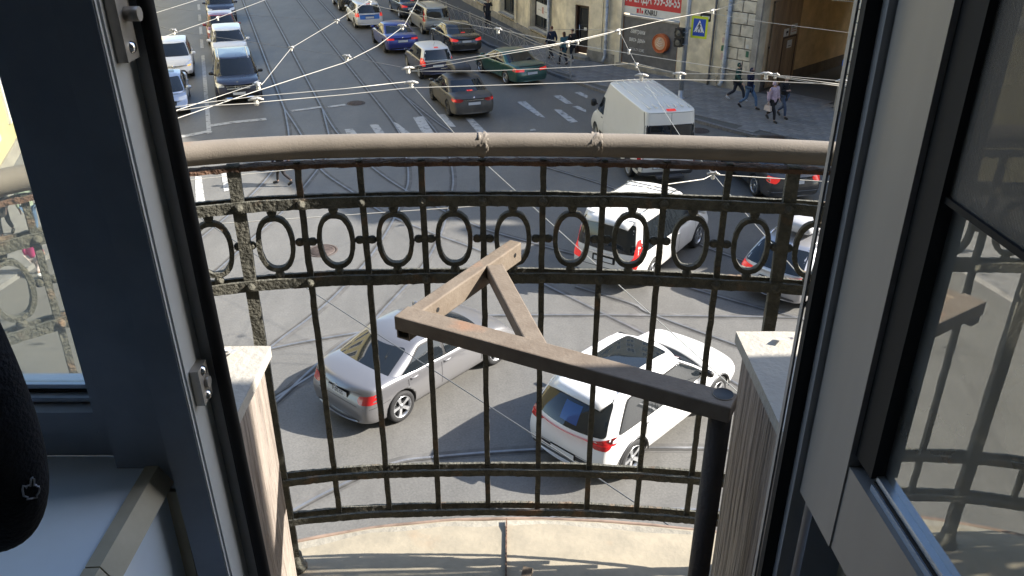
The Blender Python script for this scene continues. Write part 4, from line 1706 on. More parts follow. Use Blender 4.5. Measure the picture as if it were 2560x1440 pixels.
# white minivan with a roof rail, half in shade behind the railing
S = suv(P_white2, L=4.75, W=1.94, H=1.93, wb=2.75, ro=1.0, wr=.35, wheel='five', sub=2, rbulge=.14, rslope=.04)
S['top'] = [(-2.375, 1.0), (-.8, 1.06), (.8, 1.04), (1.3, 1.04), (1.9, .98), (2.375, .8)]
S['cab'].update(zb=1.0, xr0=-2.33, xr1=-2.10, tum=.15, xf0=1.75, xf1=.65, br=.12, arch=.07)
S['cuts'] = [.05, -.95]
S['seams'] = [1.05, .05, -.95]
S['trim'] = [('tail_lamp', 'x', -1, [rounded([(.93, 1.40), (.80, 1.42), (.78, .98), (.64, .80), (.66, .66), (.88, .70), (.93, 1.0)], .03, 2)], 'brake_red', .010, True),
             ('plate_recess', 'x', -1, [rect(-.32, .32, .70, .88, .03)], 'seam', .005, False),
             ('tailgate_handle', 'x', -1, [rect(-.45, .45, .93, .97, .01)], 'chrome', .010, False),
             ('bumper_seam', 'x', -1, [[(-.8, .56), (.8, .56), (.8, .575), (-.8, .575)]], 'seam', .005, False)]


def mini_extra(root, patch, S, bl, bc, ba):
    roof_rails(root, bc, -1.9, .6, .64, 'chrome', .06)
    plate_at(root, bl, -1, .79, text=None)
    for x in (-1.1, .1):
        part('cross_bar', MB().box(x - .035, -.68, 1.95, x + .035, .68, 1.975), 'chrome', root)
    spoiler(root, bc, -2.08, -2.30, .62, .60, S['paint'])
    for y in (-.4, -.2, 0, .2, .4):
        part('roof_rib', MB().tube([(x, y, bc.ray_cast(Vector((x, y, 9)), Vector((0, 0, -1)))[0].z) for x in (-1.75, -1.2, -.7, -.2, .3)], .014, 5), S['paint'], root)


S['extra'] = mini_extra
build_car('car', 'dusty white people carrier with tall red tail lamps and roof bars', 'car',
          S, wheel_at(S, Vector((3.52, 19.05, 0)), radians(55), -1, -1), radians(55))

# silver wagon with a roof box behind the right end of the railing
S = suv(P_wagon, L=4.7, W=1.80, H=1.50, wb=2.69, ro=1.05, wr=.32, wheel='five', clear=.2)
S['top'] = [(-2.4, .93), (-.8, .98), (.8, .93), (1.1, .92), (1.9, .8), (2.3, .66)]
S['cab'].update(zb=.92, xr0=-2.30, xr1=-1.62, tum=.2, arch=.06)
S['trim'] = [('tail_lamp', 'x', -1, [rounded([(.88, .94), (.42, .86), (.44, .78), (.86, .76)], .03, 2)], 'brake_red', .010, True),
             ('bumper_skirt', 'x', -1, [rect(-.7, .7, .22, .36, .04)], 'rim_dark', .006, False)]


def wag_extra(root, patch, S, bl, bc, ba):
    plate_at(root, bl, -1, .66, text='722 КУ')
    roof_rails(root, bc, -1.6, .4, .56, 'chrome', .04)


S['extra'] = wag_extra
hd = radians(44)
rear = Vector((6.02, 17.85, 0))
LOC = rear + Vector((cos(hd), sin(hd), 0)) * 2.4
build_car('car', 'silver estate car under a roof box at the right end of the railing', 'car', S, LOC, hd)
rb = roof_box(LOC + Vector((cos(hd) * -.35, sin(hd) * -.35, 1.56)), hd, 'pale grey roof box on the silver estate car', 2.1, .85, .40, 'box_light')

# dark saloon at the right
S = sedan(P_dgrey, L=4.85, W=1.8, H=1.48, wb=2.775, ro=1.12, wr=.335, wheel='multi')
S['trim'] = [('tail_lamp', 'x', -1, [rounded([(.88, .92), (.52, .88), (.55, .78), (.66, .70), (.86, .74)], .03, 2)], 'brake_red', .010, True),
             ('chrome_strip', 'x', -1, [rect(-.84, .84, .44, .455, .005)], 'chrome', .010, False),
             ('boot_strip', 'x', -1, [rect(-.34, .34, .82, .84, .005)], 'chrome', .010, False)]
S['extra'] = lambda root, patch, S, bl, bc, ba: plate_at(root, bl, -1, .72)
build_car('car', 'dark grey saloon with a chrome bumper strip, right of the white van', 'car',
          S, wheel_at(S, Vector((7.70, 25.25, 0)), radians(101), -1, 1), radians(101))

# tall white van
S = dict(L=6.2, W=2.0, H=2.62, wb=3.95, ro=1.18, wr=.35, paint=P_van, clear=.28, ww=.3, wheel='plain',
         top=[(-3.2, 1.18), (0, 1.18), (1.7, 1.18), (2.2, 1.16), (2.7, 1.02), (3.02, .85)],
         cab=dict(zb=1.12, xf0=2.55, xf1=1.25, xr0=-3.14, xr1=-3.04, bf=.22, br=.05, w0=.965, tum=.115, arch=.17, pw=.85),
         rslope=.02, rbulge=.06, fslope=.3, fbulge=.25, dlo=False, cuts=[], swr=1.05, pillars=(.18, .1), sw=(.10, .56), pctop=1,
         seams=[.98, -.35], handles=[1.22], handle_m='black', mirror=(2.02, 1.42), mrs=1.35, mrt=1.5, mirror_m='black',
         wsf=(.06, .62), no_rw=True, sub=2, hdrop=.05)
S['trim'] = [('rear_window', 'x', -1, [rect(-.80, -.03, 1.42, 2.0, .05), rect(.03, .80, 1.42, 2.0, .05)], 'glass_car', .007, False),
             ('window_surround', 'x', -1, [rect(-.83, .83, 1.39, 2.03, .06)], 'black', .004, False),
             ('door_seam', 'x', -1, [[(-.006, .55), (.006, .55), (.006, 2.40), (-.006, 2.40)], [(-.86, 2.40), (.86, 2.40), (.86, 2.41), (-.86, 2.41)],
                                     [(-.87, .55), (-.86, .55), (-.83, 2.40), (-.84, 2.40)], [(.87, .55), (.86, .55), (.83, 2.40), (.84, 2.40)]], 'seam', .003, False),
             ('brake_lamp', 'x', -1, [rect(-.15, .15, 2.452, 2.482, .01)], 'brake_red', .02, False),
             ('tail_lamp', 'x', -1, [rect(.86, .985, .78, 1.06, .03)], 'tail_red', .010, True),
             ('bumper', 'x', -1, [rect(-.95, .95, .32, .50, .04)], 'box_grey', .02, False),
             ('side_rub_strip', 'y', 1, [[(-2.9, .50), (-2.35, .50), (-2.35, .66), (-2.9, .66)], [(-1.45, .46), (1.45, .46), (1.45, .62), (-1.45, .62)]], 'box_grey', .012, True)]


def van_extra(root, patch, S, bl, bc, ba):
    plate_at(root, bl, -1, .66, text='В 771 УА', y=.25)
    h = []
    for y in (-.66, -.44, -.22, 0, .22, .44, .66):
        for (a, b) in ((-2.85, -1.85), (-1.70, -.45), (-.30, .75)):
            hh, nn, i_, d_ = bc.ray_cast(Vector(((a + b) / 2, y, 9)), Vector((0, 0, -1)))
            part('roof_rib', MB().box(a, y - .018, hh.z - .02, b, y + .018, hh.z + .014), S['paint'], root)
    part('rear_step', MB().box(-3.42, -.45, .36, -3.16, .45, .42), 'box_grey', root)


S['extra'] = van_extra
build_car('delivery_van', 'tall white delivery van waiting beside the kerb behind the handrail', 'van',
          S, wheel_at(S, Vector((3.92, 27.04, 0)), radians(101), -1, 1), radians(101))

# dusty saloon under a roof box at the crossing
S = sedan(P_dust, L=4.62, W=1.81, H=1.48, wb=2.70, ro=1.05, wr=.325, wheel='ten', darkrim=True)
S['trim'] = [('tail_lamp', 'x', -1, [rounded([(.88, .90), (.46, .86), (.44, .80), (.56, .74), (.86, .76)], .03, 2)], 'tail_red', .010, True),
             ('lit_lamp', 'x', -1, [rounded([(.87, .86), (.74, .85), (.74, .79), (.86, .79)], .02, 2)], 'brake_red', .016, True),
             ('boot_strip', 'x', -1, [rect(-.40, .40, .80, .815, .004)], 'chrome', .010, False),
             ('brake_lamp', 'x', -1, [rect(-.12, .12, 1.04, 1.065, .008)], 'brake_red', .012, False)]


def flu_extra(root, patch, S, bl, bc, ba):
    plate_at(root, bl, -1, .68)
    badge_at(root, bl, -1, .90, .05)


S['extra'] = flu_extra
LOC = wheel_at(S, Vector((-2.62, 34.36, 0)), radians(109.3), -1, 1)
build_car('car', 'dusty dark saloon with a roof box, last car before the zebra crossing', 'car', S, LOC, radians(109.3))
roof_box(LOC + DS * .10 + Vector((0, 0, 1.55)), radians(109.3), 'dark grey roof box on the dusty saloon', 1.75, .80, .40, 'box_grey')

# green coupe
S = sedan(P_green, L=4.75, W=1.79, H=1.42, wb=2.70, ro=1.15, wr=.315, wheel='five')
S['cab'].update(xr0=-1.75, xr1=-.85)
S['trim'] = [('tail_lamp', 'x', -1, [rounded([(.87, .88), (.40, .84), (.40, .72), (.86, .74)], .03, 2)], 'brake_red', .010, True),
             ('boot_lip', 'x', -1, [rect(-.62, .62, .94, .965, .008)], 'black', .02, False)]


def saab_extra(root, patch, S, bl, bc, ba):
    plate_at(root, bl, -1, .64)


S['extra'] = saab_extra
build_car('car', 'dark green saloon beside the end of the kerb railing', 'car', S, wheel_at(S, Vector((-.28, 39.75, 0)), radians(118), -1, 1), radians(118))

# small dark blue hatchback with a pale roof
S = hatch(P_fabia, L=4.0, W=1.70, H=1.50, wb=2.46, ro=.68, wr=.30, wheel='plain')
S['roofmat'] = P_white
S['cab'].update(xr0=-1.82, xr1=-1.55, pwr=1.4)
S['trim'] = [('tail_lamp', 'x', -1, [rounded([(.83, 1.02), (.70, 1.04), (.60, .78), (.64, .66), (.82, .70)], .03, 2)], 'brake_red', .010, True),
             ('brake_lamp', 'x', -1, [rect(-.10, .10, 1.44, 1.46, .006)], 'brake_red', .03, False)]


def fab_extra(root, patch, S, bl, bc, ba):
    plate_at(root, bl, -1, .66)
    badge_at(root, bl, -1, .84, .04)
    part('aerial', MB().tube([(-1.1, 0, 1.48), (-1.25, 0, 1.68)], .006, 5), 'black', root)


S['extra'] = fab_extra
build_car('car', 'small dark blue hatchback with a white roof, ahead of the dusty saloon', 'car', S, wheel_at(S, Vector((-4.45, 40.88, 0)), radians(110), -1, 1), radians(110))

# black saloon
S = sedan(P_black, L=4.88, W=1.84, H=1.45, wb=2.82, ro=1.1, wr=.335, wheel='multi')
S['trim'] = [('tail_lamp', 'x', -1, [rounded([(.89, .92), (.50, .84), (.46, .76), (.60, .72), (.87, .76)], .03, 2)], 'brake_red', .010, True),
             ('brake_lamp', 'x', -1, [rect(-.12, .12, 1.05, 1.075, .008)], 'brake_red', .03, False)]
S['extra'] = lambda root, patch, S, bl, bc, ba: plate_at(root, bl, -1, .72)
build_car('car', 'glossy black saloon between the kerb railing and the white roofed hatchback', 'car', S, wheel_at(S, Vector((-3.55, 46.75, 0)), radians(110.5), -1, 1), radians(110.5))

# bright blue saloon
S = sedan(P_blue, L=4.71, W=1.83, H=1.44, wb=2.85, ro=1.0, wr=.335, wheel='five', darkrim=True)
S['trim'] = [('tail_lamp', 'x', -1, [rounded([(.89, .86), (.48, .86), (.46, .76), (.87, .76)], .03, 2)], 'brake_red', .010, True),
             ('diffuser', 'x', -1, [rect(-.7, .7, .2, .36, .04)], 'black', .006, False)]
S['extra'] = lambda root, patch, S, bl, bc, ba: (plate_at(root, bl, -1, .70), badge_at(root, bl, -1, .88, .04))
build_car('car', 'bright blue saloon next to the tram rails', 'car', S, wheel_at(S, Vector((-6.95, 46.86, 0)), radians(110), -1, 1), radians(110))

# beige silver van-like wagon
S = suv(P_beige, L=4.47, W=1.75, H=1.65, wb=2.90, ro=.76, wr=.31, wheel='plain', clear=.22)
S['top'] = [(-2.21, .98), (-.8, 1.0), (.9, .98), (1.2, .97), (1.9, .86), (2.26, .68)]
S['cab'].update(zb=.96, xr0=-2.16, xr1=-2.02, tum=.15, xf0=1.35, xf1=.55, br=.08)
S['cuts'] = [-.05, -1.05]
S['trim'] = [('tail_lamp', 'x', -1, [rounded([(.86, 1.42), (.74, 1.42), (.72, .80), (.84, .80)], .03, 2)], 'tail_red', .012, True),
             ('bumper_skirt', 'x', -1, [rect(-.8, .8, .30, .52, .05)], 'box_grey', .008, False)]


def larg_extra(root, patch, S, bl, bc, ba):
    plate_at(root, bl, -1, .62)
    roof_rails(root, bc, -1.8, .4, .58, 'box_grey', .05)
    part('wiper', MB().tube([(-2.26, .05, 1.06), (-2.23, -.35, 1.12)], .012, 5), 'black', root)


S['extra'] = larg_extra
build_car('car', 'beige silver estate car with tall tail lamps, beside the kerb railing', 'car', S, wheel_at(S, Vector((-5.40, 52.12, 0)), radians(109.5), -1, 1), radians(109.5))

# white taxi with a blue tailgate
S = suv(P_white, L=4.26, W=1.76, H=1.52, wb=2.6, ro=.85, wr=.30, wheel='plain', clear=.2)
S['top'] = [(-2.15, .94), (-.8, .97), (.8, .93), (1.1, .92), (1.75, .8), (2.1, .66)]
S['cab'].update(zb=.92, xr0=-2.06, xr1=-1.72, tum=.2, xf0=1.2, xf1=.4, arch=.06)
S['trim'] = [('blue_panel', 'x', -1, [rect(-.60, .60, .60, .92, .03)], 'taxi_blue', .006, False),
             ('tail_lamp', 'x', -1, [rounded([(.86, .98), (.66, .96), (.62, .76), (.84, .74)], .04, 2)], 'brake_red', .010, True),
             ('brake_lamp', 'x', -1, [rect(-.12, .12, 1.44, 1.465, .006)], 'brake_red', .03, False)]


def taxi_extra(root, patch, S, bl, bc, ba):
    plate_at(root, bl, -1, .70)


S['extra'] = taxi_extra
build_car('car', 'white estate car with a blue tailgate, ahead of the bright blue saloon', 'car', S, wheel_at(S, Vector((-9.75, 54.07, 0)), radians(109.5), -1, 1), radians(109.5))

# two black cars at the top edge
S = sedan(P_blackb, L=4.75, W=1.83, H=1.46, wb=2.8, ro=1.05, wr=.335, wheel='five')
S['trim'] = [('tail_lamp', 'x', -1, [rounded([(.88, .92), (.48, .84), (.50, .76), (.86, .76)], .03, 2)], 'brake_red', .010, True),
             ('brake_lamp', 'x', -1, [rect(-.12, .12, 1.06, 1.08, .008)], 'brake_red', .03, False)]
S['extra'] = lambda root, patch, S, bl, bc, ba: plate_at(root, bl, -1, .72)
build_car('car', 'blue black saloon at the top edge, just ahead of the beige silver estate car', 'car', S, wheel_at(S, Vector((-7.42, 57.75, 0)), radians(109), -1, 1), radians(109))
S = suv(P_black, wheel='five')
S['trim'] = [('tail_lamp', 'x', -1, [rect(.70, .90, .92, 1.06, .03)], 'tail_red', .010, True)]
S['extra'] = lambda root, patch, S, bl, bc, ba: plate_at(root, bl, -1, .8)
build_car('car', 'black SUV at the top edge, ahead of the white estate car', 'car', S, wheel_at(S, Vector((-11.92, 60.66, 0)), radians(109), -1, 1), radians(109))

# ---- oncoming lane, front ends
# navy SUV with the star on its grille
S = suv(P_navy, L=4.92, W=1.95, H=1.77, wb=2.99, ro=1.05, wr=.38, wheel='five', sub=2, fslope=.12, fbulge=.30)
S['top'] = [(-2.5, 1.06), (-.8, 1.1), (.8, 1.08), (1.1, 1.08), (1.9, 1.02), (2.45, .92)]
S['cab'].update(zb=1.06, xf0=1.42, xf1=.50, xr0=-2.4, xr1=-2.0)
S['mirror_m'] = 'black'
S['trim'] = [('headlamp', 'x', 1, [rounded([(.93, .98), (.60, .90), (.56, .80), (.86, .78), (.93, .86)], .03, 2)], 'lamp_clear', .010, True),
             ('grille', 'x', 1, [rounded([(-.52, .88), (.52, .88), (.46, .60), (-.46, .60)], .05, 2)], 'black', .008, False),
             ('grille_bar', 'x', 1, [rect(-.50, .50, .79, .825, .01), rect(-.48, .48, .70, .735, .01)], 'chrome', .016, False),
             ('air_intake', 'x', 1, [rect(-.8, .8, .36, .50, .05)], 'black', .008, False),
             ('bumper_trim', 'x', 1, [rect(-.62, .62, .33, .36, .01)], 'chrome', .014, False)]


def gle_extra(root, patch, S, bl, bc, ba):
    badge_at(root, bl, 1, .77, .125, True)
    plate_at(root, bl, 1, .52)
    roof_rails(root, bc, -1.8, .45, .62, 'chrome', .04)
    badge_at(root, bl, 1, .985, .03, True)


S['extra'] = gle_extra
build_car('car', 'navy SUV with a chrome star on its grille beside the tram rails', 'car', S, st(.62, 38.55 + 1.49), HO)
# white crossover behind it
S = suv(P_white, L=4.4, W=1.82, H=1.62, wb=2.65, ro=.85, wr=.34, wheel='five')
S['trim'] = front_trim(.91, .92, .72, .40, .45)
S['extra'] = lambda root, patch, S, bl, bc, ba: plate_at(root, bl, 1, .50)
build_car('car', 'white crossover between the navy SUV and the red hatchback', 'car', S, st(.62, 46.4 + 1.32), HO)
S = hatch(P_red, wheel='five')
S['trim'] = front_trim(.88, .80, .62, .34, .40)
S['extra'] = lambda root, patch, S, bl, bc, ba: plate_at(root, bl, 1, .46)
build_car('car', 'dark red hatchback behind the white crossover', 'car', S, st(.45, 51.9 + 1.29), HO)
S = suv(P_navy, L=4.5, W=1.84, H=1.66, wb=2.65, wheel='five')
S['trim'] = front_trim(.92, .90, .72, .36, .42)
S['extra'] = lambda root, patch, S, bl, bc, ba: plate_at(root, bl, 1, .50)
build_car('car', 'dark blue SUV at the top edge behind the red hatchback', 'car', S, st(.60, 59.2 + 1.32), HO)
# left lane
S = hatch(P_white, L=4.42, W=1.81, H=1.51, wb=2.69, wheel='five', fbulge=.30, fslope=.3)
S['cab'].update(xf0=1.35, xf1=.35)
S['trim'] = [('headlamp', 'x', 1, [rounded([(.86, .86), (.58, .72), (.52, .60), (.70, .62), (.86, .72)], .03, 2)], 'lamp_clear', .010, True),
             ('indicator', 'x', 1, [rounded([(.80, .68), (.62, .63), (.66, .59), (.80, .62)], .02, 2)], 'amber', .014, False),
             ('grille_bar', 'x', 1, [rect(-.42, .42, .60, .63, .01)], 'chrome', .012, False),
             ('grille', 'x', 1, [rounded([(-.50, .46), (.50, .46), (.62, .28), (-.62, .28)], .05, 2)], 'black', .008, False),
             ('fog_lamp', 'x', 1, [rect(.66, .80, .32, .42, .04)], 'lamp_clear', .012, True)]
S['extra'] = lambda root, patch, S, bl, bc, ba: (badge_at(root, bl, 1, .62, .055), plate_at(root, bl, 1, .44))
build_car('car', 'white hatchback with a lit amber indicator in the left lane', 'car', S, st(-2.1, 44.3 + 1.34), HO)
S = sedan(P_greyblue, L=4.55, W=1.76, H=1.44, wb=2.70, wheel='five', fbulge=.28, fslope=.28)
S['cab'].update(xf0=1.55, xf1=.45)
S['trim'] = front_trim(.88, .74, .56, .36, .40) + [('roof_window', 'z', 1, [rounded([(-.5, -.40), (-.02, -.42), (-.02, .42), (-.5, .40)], .06, 3)], 'glass_car', .008, False)]
S['extra'] = lambda root, patch, S, bl, bc, ba: (badge_at(root, bl, 1, .60, .045), plate_at(root, bl, 1, .40))
build_car('car', 'pale blue silver saloon with a roof window, first in the left lane', 'car', S, st(-2.3, 37.4 + 1.35), HO)
# ------------------------------------------------------------------ the balcony we look over
ZF = HC - 1.78                                   # balcony floor
M['iron_old'] = mat('weathered_green_iron', (.128, .122, .098), .85, c2=(.07, .068, .054), scale=38, detail=6, c3=(.20, .125, .075), scale3=14, thr3=(.60, .74), bump=.5, bscale=130)
M['handrail'] = mat('grey_brown_handrail', (.20, .172, .142), .72, var=.10, scale=9, detail=8, c3=(.30, .17, .085), scale3=5, thr3=(.63, .74), bump=.10, bscale=260)
M['strip_rust'] = mat('rusty_strip', (.12, .065, .040), .85, var=.35, scale=20, bump=.8, bscale=90)
M['bracket'] = mat('rusty_bracket_steel', (.185, .15, .115), .75, c2=(.14, .108, .08), scale=22, detail=9, c3=(.23, .13, .08), scale3=11, thr3=(.60, .76), bump=.10, bscale=160)
M['pole_steel'] = mat('dark_pole_steel', (.055, .045, .04), .6, var=.2, scale=10, bump=.2, bscale=150)
M['sheet'] = mat('balcony_sheet', (.33, .285, .21), .8, c2=(.25, .22, .165), scale=10, detail=9, c3=(.34, .24, .15), scale3=4.5, thr3=(.60, .78), bump=.08, bscale=60)
M['sheet_edge'] = mat('rusty_sheet_edge', (.21, .15, .115), .8, var=.3, scale=12)
M['cap'] = mat('peeling_cap_sheet', (.37, .345, .30), .7, var=.06, scale=8, c3=(.10, .09, .11), scale3=26, thr3=(.70, .73), bump=.2, bscale=90)
M['bark_plaster'] = mat('scratched_plaster', (.335, .285, .24), .95, c2=(.25, .21, .18), scale=42, stretch=(1, 1, .07), thr=(.38, .60), detail=6, bump=1.6, bscale=60)


def yr(x):
    return 1.785 - (.049 * x * x + .197 * x ** 4 if x < 0 else .14 * x * x)


def arc_table(n=1200, a=-1.46, b=1.96):
    t, s = [], 0
    p = None
    for i in range(n + 1):
        x = a + (b - a) * i / n
        q = (x, yr(x))
        if p:
            s += hypot(q[0] - p[0], q[1] - p[1])
        t.append((s, x))
        p = q
    s0 = min(t, key=lambda e: abs(e[1]))[0]
    return [(s - s0, x) for s, x in t]


ARC = arc_table()


def at_arc(s):
    """point and directions on the railing line at arc length s from its middle"""
    for (a, x0), (b, x1) in zip(ARC, ARC[1:]):
        if s <= b:
            x = x0 + (x1 - x0) * max(0, (s - a)) / (b - a)
            break
    else:
        x = ARC[-1][1]
    d = Vector((1, -.098 * x - .788 * x ** 3 if x < 0 else -.28 * x, 0)).normalized()
    return Vector((x, yr(x), 0)), d, Vector((d.y, -d.x, 0))      # point, along, inward


def curve(z, off=0.0, s0=None, s1=None, n=150):
    s0 = ARC[0][0] if s0 is None else s0
    s1 = ARC[-1][0] if s1 is None else s1
    out = []
    for i in range(n + 1):
        p, d, nn = at_arc(s0 + (s1 - s0) * i / n)
        out.append(p + nn * off + Vector((0, 0, z)))
    return out


zd = lambda d: HC - d
rl = thing('balcony_railing', 'old curved iron balcony railing with a row of oval rings under a thick handrail', 'railing', (0, 1.7, ZF))
rl0 = -Vector(rl.location)


def rp(name, mb, m, par=None):
    o = link(name, mb.mesh(name, m), par or rl)
    if not par:
        o.matrix_parent_inverse = Matrix.Translation(rl0)
    return o


hr = rp('handrail', MB().tube(curve(zd(.568), 0, n=260), .0258, 20, jit=.0004, js=60), 'handrail')
for s, wd in ((-.062, .012), (.185, .012)):
    pts = curve(zd(.568), 0, s - wd, s + wd, 10)
    rp('weld_seam', MB().tube(pts, [.0254, .0260, .0262, .0266, .0260, .0268, .0262, .0264, .0262, .0258, .0254], 24, jit=.0062, js=150), 'handrail', hr)
rp('top_strip', MB().sweep(curve(zd(.607), .002, n=300), .030, .009, jit=.0025, js=70, sub=2), 'strip_rust')
levels = (.693, .887, 1.466, 1.603)
for k, d_ in enumerate(levels):
    for off in (.0155, -.0155):
        pts = curve(zd(d_ + (.002 if off < 0 else 0)), off, n=420)
        for i, p in enumerate(pts):
            p.z += .0025 * noise.noise(Vector((p.x * 9, k * 3.1, off * 50)))
        rp('rail', MB().sweep(pts, .0075, .025 if k < 2 else .020, jit=.0013, js=110, sub=2), 'iron_old')
# balusters, with a stouter standard fourth from the middle on either side
bs = [(-.065 + .1353 * k) for k in range(-10, 16)]
bs = [s for s in bs if ARC[0][0] + .02 < s < ARC[-1][0] - .02]
for s in bs:
    p, d, nn = at_arc(s)
    stout = abs(s - (-.065 - .1353 * 4)) < .01 or abs(s - (-.065 + .1353 * 5)) < .01
    wd = .027 if stout else .0135
    z0 = ZF - .01 if stout else zd(1.612)
    z1 = zd(.60)
    n = 46
    pts = [p + Vector((.0015 * noise.noise(Vector((s * 20, z_ * 14, 0))), 0, z0 + (z1 - z0) * z_ / n)) for z_ in range(n + 1)]
    m = MB().sweep(pts, wd, wd, up=nn, jit=.0011, js=90, sub=2)
    b = rp('standard' if stout else 'baluster', m, 'iron_old')
    if stout:
        m = MB().lathe([(.0, 0), (.032, .002), (.030, .010), (.022, .022), (.0205, .05), (.0, .052)], 12, 0, 'z', Matrix.Translation(p + Vector((0, 0, ZF))))
        rp('foot', m, 'iron_old', b)
    # rivet on both upper rails
    for d_ in levels[:2]:
        m = MB().lathe([(.011, 0), (.009, .006), (.003, .011), (.0, .012)], 8, 0, 'z',
                       Matrix.Translation(p + nn * .019 + Vector((0, 0, zd(d_)))) @ nn.to_track_quat('Z', 'Y').to_matrix().to_4x4())
        rp('rivet', m, 'iron_old', b)
# oval rings
ZO, OH, OW = zd(.792), .068, .0425
for s in [(a + b) / 2 for a, b in zip(bs, bs[1:])]:
    p, d, nn = at_arc(s)
    n = 56
    vs, fs = [], []
    for k in range(n):
        t = 2 * pi * k / n
        cx, sz = cos(t), sin(t)
        ex = abs(cx) ** .8 * (1 if cx > 0 else -1)
        ez = abs(sz) ** .92 * (1 if sz > 0 else -1)
        for (ro, dn) in ((0, -.008), (0, .008), (-.0105, .008), (-.0105, -.008)):
            q = p + d * ex * (OW + ro) + nn * dn + Vector((0, 0, ZO + ez * (OH + ro)))
            q += (q - p - Vector((0, 0, ZO))).normalized() * .0012 * noise.noise(q * 130)
            vs.append(q)
    for k in range(n):
        for j in range(4):
            j2 = (j + 1) % 4
            k2 = (k + 1) % n
            fs.append((k * 4 + j, k2 * 4 + j, k2 * 4 + j2, k * 4 + j2))
    ov = rp('oval_ring', MB().add(vs, fs), 'iron_old')
    for (a, z, r_) in ((0, ZO + OH + .009, .0115), (0, ZO - OH - .009, .0115), (OW + .011, ZO, .0105), (-OW - .011, ZO, .0105)):
        m = MB().lathe([(0, -r_), (r_ * .75, -r_ * .7), (r_, 0), (r_ * .75, r_ * .7), (0, r_)], 9, 0, 'z', Matrix.Translation(p + d * a + Vector((0, 0, z))))
        rp('knob', m, 'iron_old', ov)
    for sgn in (-1, 1):
        m = MB().sweep([p + d * sgn * (OW + .001) + Vector((0, 0, ZO)), p + d * sgn * .0677 + Vector((0, 0, ZO))], .008, .009)
        rp('link', m, 'iron_old', ov)

# floor slab with its sheet metal cover
edge = []
for i in range(81):
    x = -1.5 + 3.44 * i / 80
    edge.append((x, max(.87, 1.935 - (.22 * x * x + .05 * x ** 4 if x < 0 else .16 * x * x)) + .003 * noise.noise(Vector((x * 9, 3, 1)))))
poly = edge + [(1.94, .84), (-1.5, .84)]
fl = thing('balcony_floor', 'sunlit sheet metal balcony floor with rusty rounded edge', 'balcony floor', (0, 1.3, ZF))
TFl = Matrix.Translation((0, -1.3, -ZF))
part('slab', MB().prism(poly, ZF - .20, ZF - .006, 0, TFl), 'plinth', fl)
nx, ny = 80, 16
vs, fs = [], []
for i in range(81):
    x, y1 = edge[i]
    for j in range(ny + 1):
        t = j / ny
        y = .84 + (y1 + .012 - .84) * t
        z = ZF + .004 * noise.noise(Vector((x * 6, y * 6, 0))) - .012 * max(0, (t - .94) / .06) ** 2
        vs.append(TFl @ Vector((x, y, z)))
for i in range(80):
    for j in range(ny):
        a = i * (ny + 1) + j
        fs.append((a, a + ny + 1, a + ny + 2, a + 1))
part('sheet', MB().add(vs, fs, 0, True), 'sheet', fl)
part('drip_edge', MB().tube([TFl @ Vector((x, y + .014, ZF - .014)) for x, y in edge], .007, 6), 'sheet_edge', fl)
part('standing_seam', MB().box(-.0185, -.4, -.002, -.0145, .628, .009), 'strip_rust', fl)
part('floor_hook', MB().sweep([(.025, .335, .0), (.045, .40, .04)], .026, .022), 'bracket', fl)

# cheek walls with sheet caps
for sgn, x0, x1, lb in ((-1, -.70, -.443, 'scratched plaster cheek wall with a peeling cap beside the left window'), (1, .408, .68, 'scratched plaster cheek wall with a peeling cap behind the steel pole')):
    t = thing('cheek_wall', lb, 'low wall', ((x0 + x1) / 2, 1.06, ZF))
    T0 = Matrix.Translation((-(x0 + x1) / 2, -1.06, -ZF))
    zt = zd(.782 if sgn < 0 else .752)
    part('wall', MB().box(x0, .86, ZF, x1, 1.272, zt - .004, 0, T0), 'bark_plaster', t)
    m = MB()
    xa, xb = x0 - .012, x1 + .012
    vs, fs = [], []
    n = 10
    for i in range(n + 1):
        for j in range(n + 1):
            x, y = xa + (xb - xa) * i / n, .86 + (1.29 - .86) * j / n
            vs.append(T0 @ Vector((x, y, zt + .0018 * noise.noise(Vector((x * 17, y * 17, 2))))))
    for i in range(n):
        for j in range(n):
            a = i * (n + 1) + j
            fs.append((a, a + n + 1, a + n + 2, a + 1))
    c = part('cap', MB().add(vs, fs, 0, True), 'cap', t)
    for (p, q) in (((xa, .86), (xa, 1.29)), ((xb, .86), (xb, 1.29)), ((xa, 1.29), (xb, 1.29))):
        v = [T0 @ Vector((p[0], p[1], zt)), T0 @ Vector((q[0], q[1], zt)), T0 @ Vector((q[0], q[1], zt - .022)), T0 @ Vector((p[0], p[1], zt - .022))]
        part('cap_lip', MB().add(v, [(0, 1, 2, 3)]), 'cap', c)
    for _ in range(5):
        x, y = R.uniform(x0 + .03, x1 - .03), R.uniform(1.02, 1.26)
        if sgn < 0:
            x, y = R.uniform(x1 - .09, x1 - .04), R.uniform(1.18, 1.27)
        a = R.uniform(0, 3)
        v = [T0 @ Vector((x + .012 * cos(a + q) * (1 if q else .6), y + .012 * sin(a + q), zt + (.004 if q < 3 else .012))) for q in (0, 1.4, 3.0, 4.4)]
        part('paint_flake', MB().add(v, [(0, 1, 2, 3)]), 'white_trim', c)

# steel bracket on its post
ZB = zd(.765)
br = thing('steel_bracket', 'rusty square tube bracket frame welded to a dark round post', 'bracket', (.336, 1.112, ZF))
TBk = Matrix.Translation((-.336, -1.112, -ZF))
K_ = .765 / .78


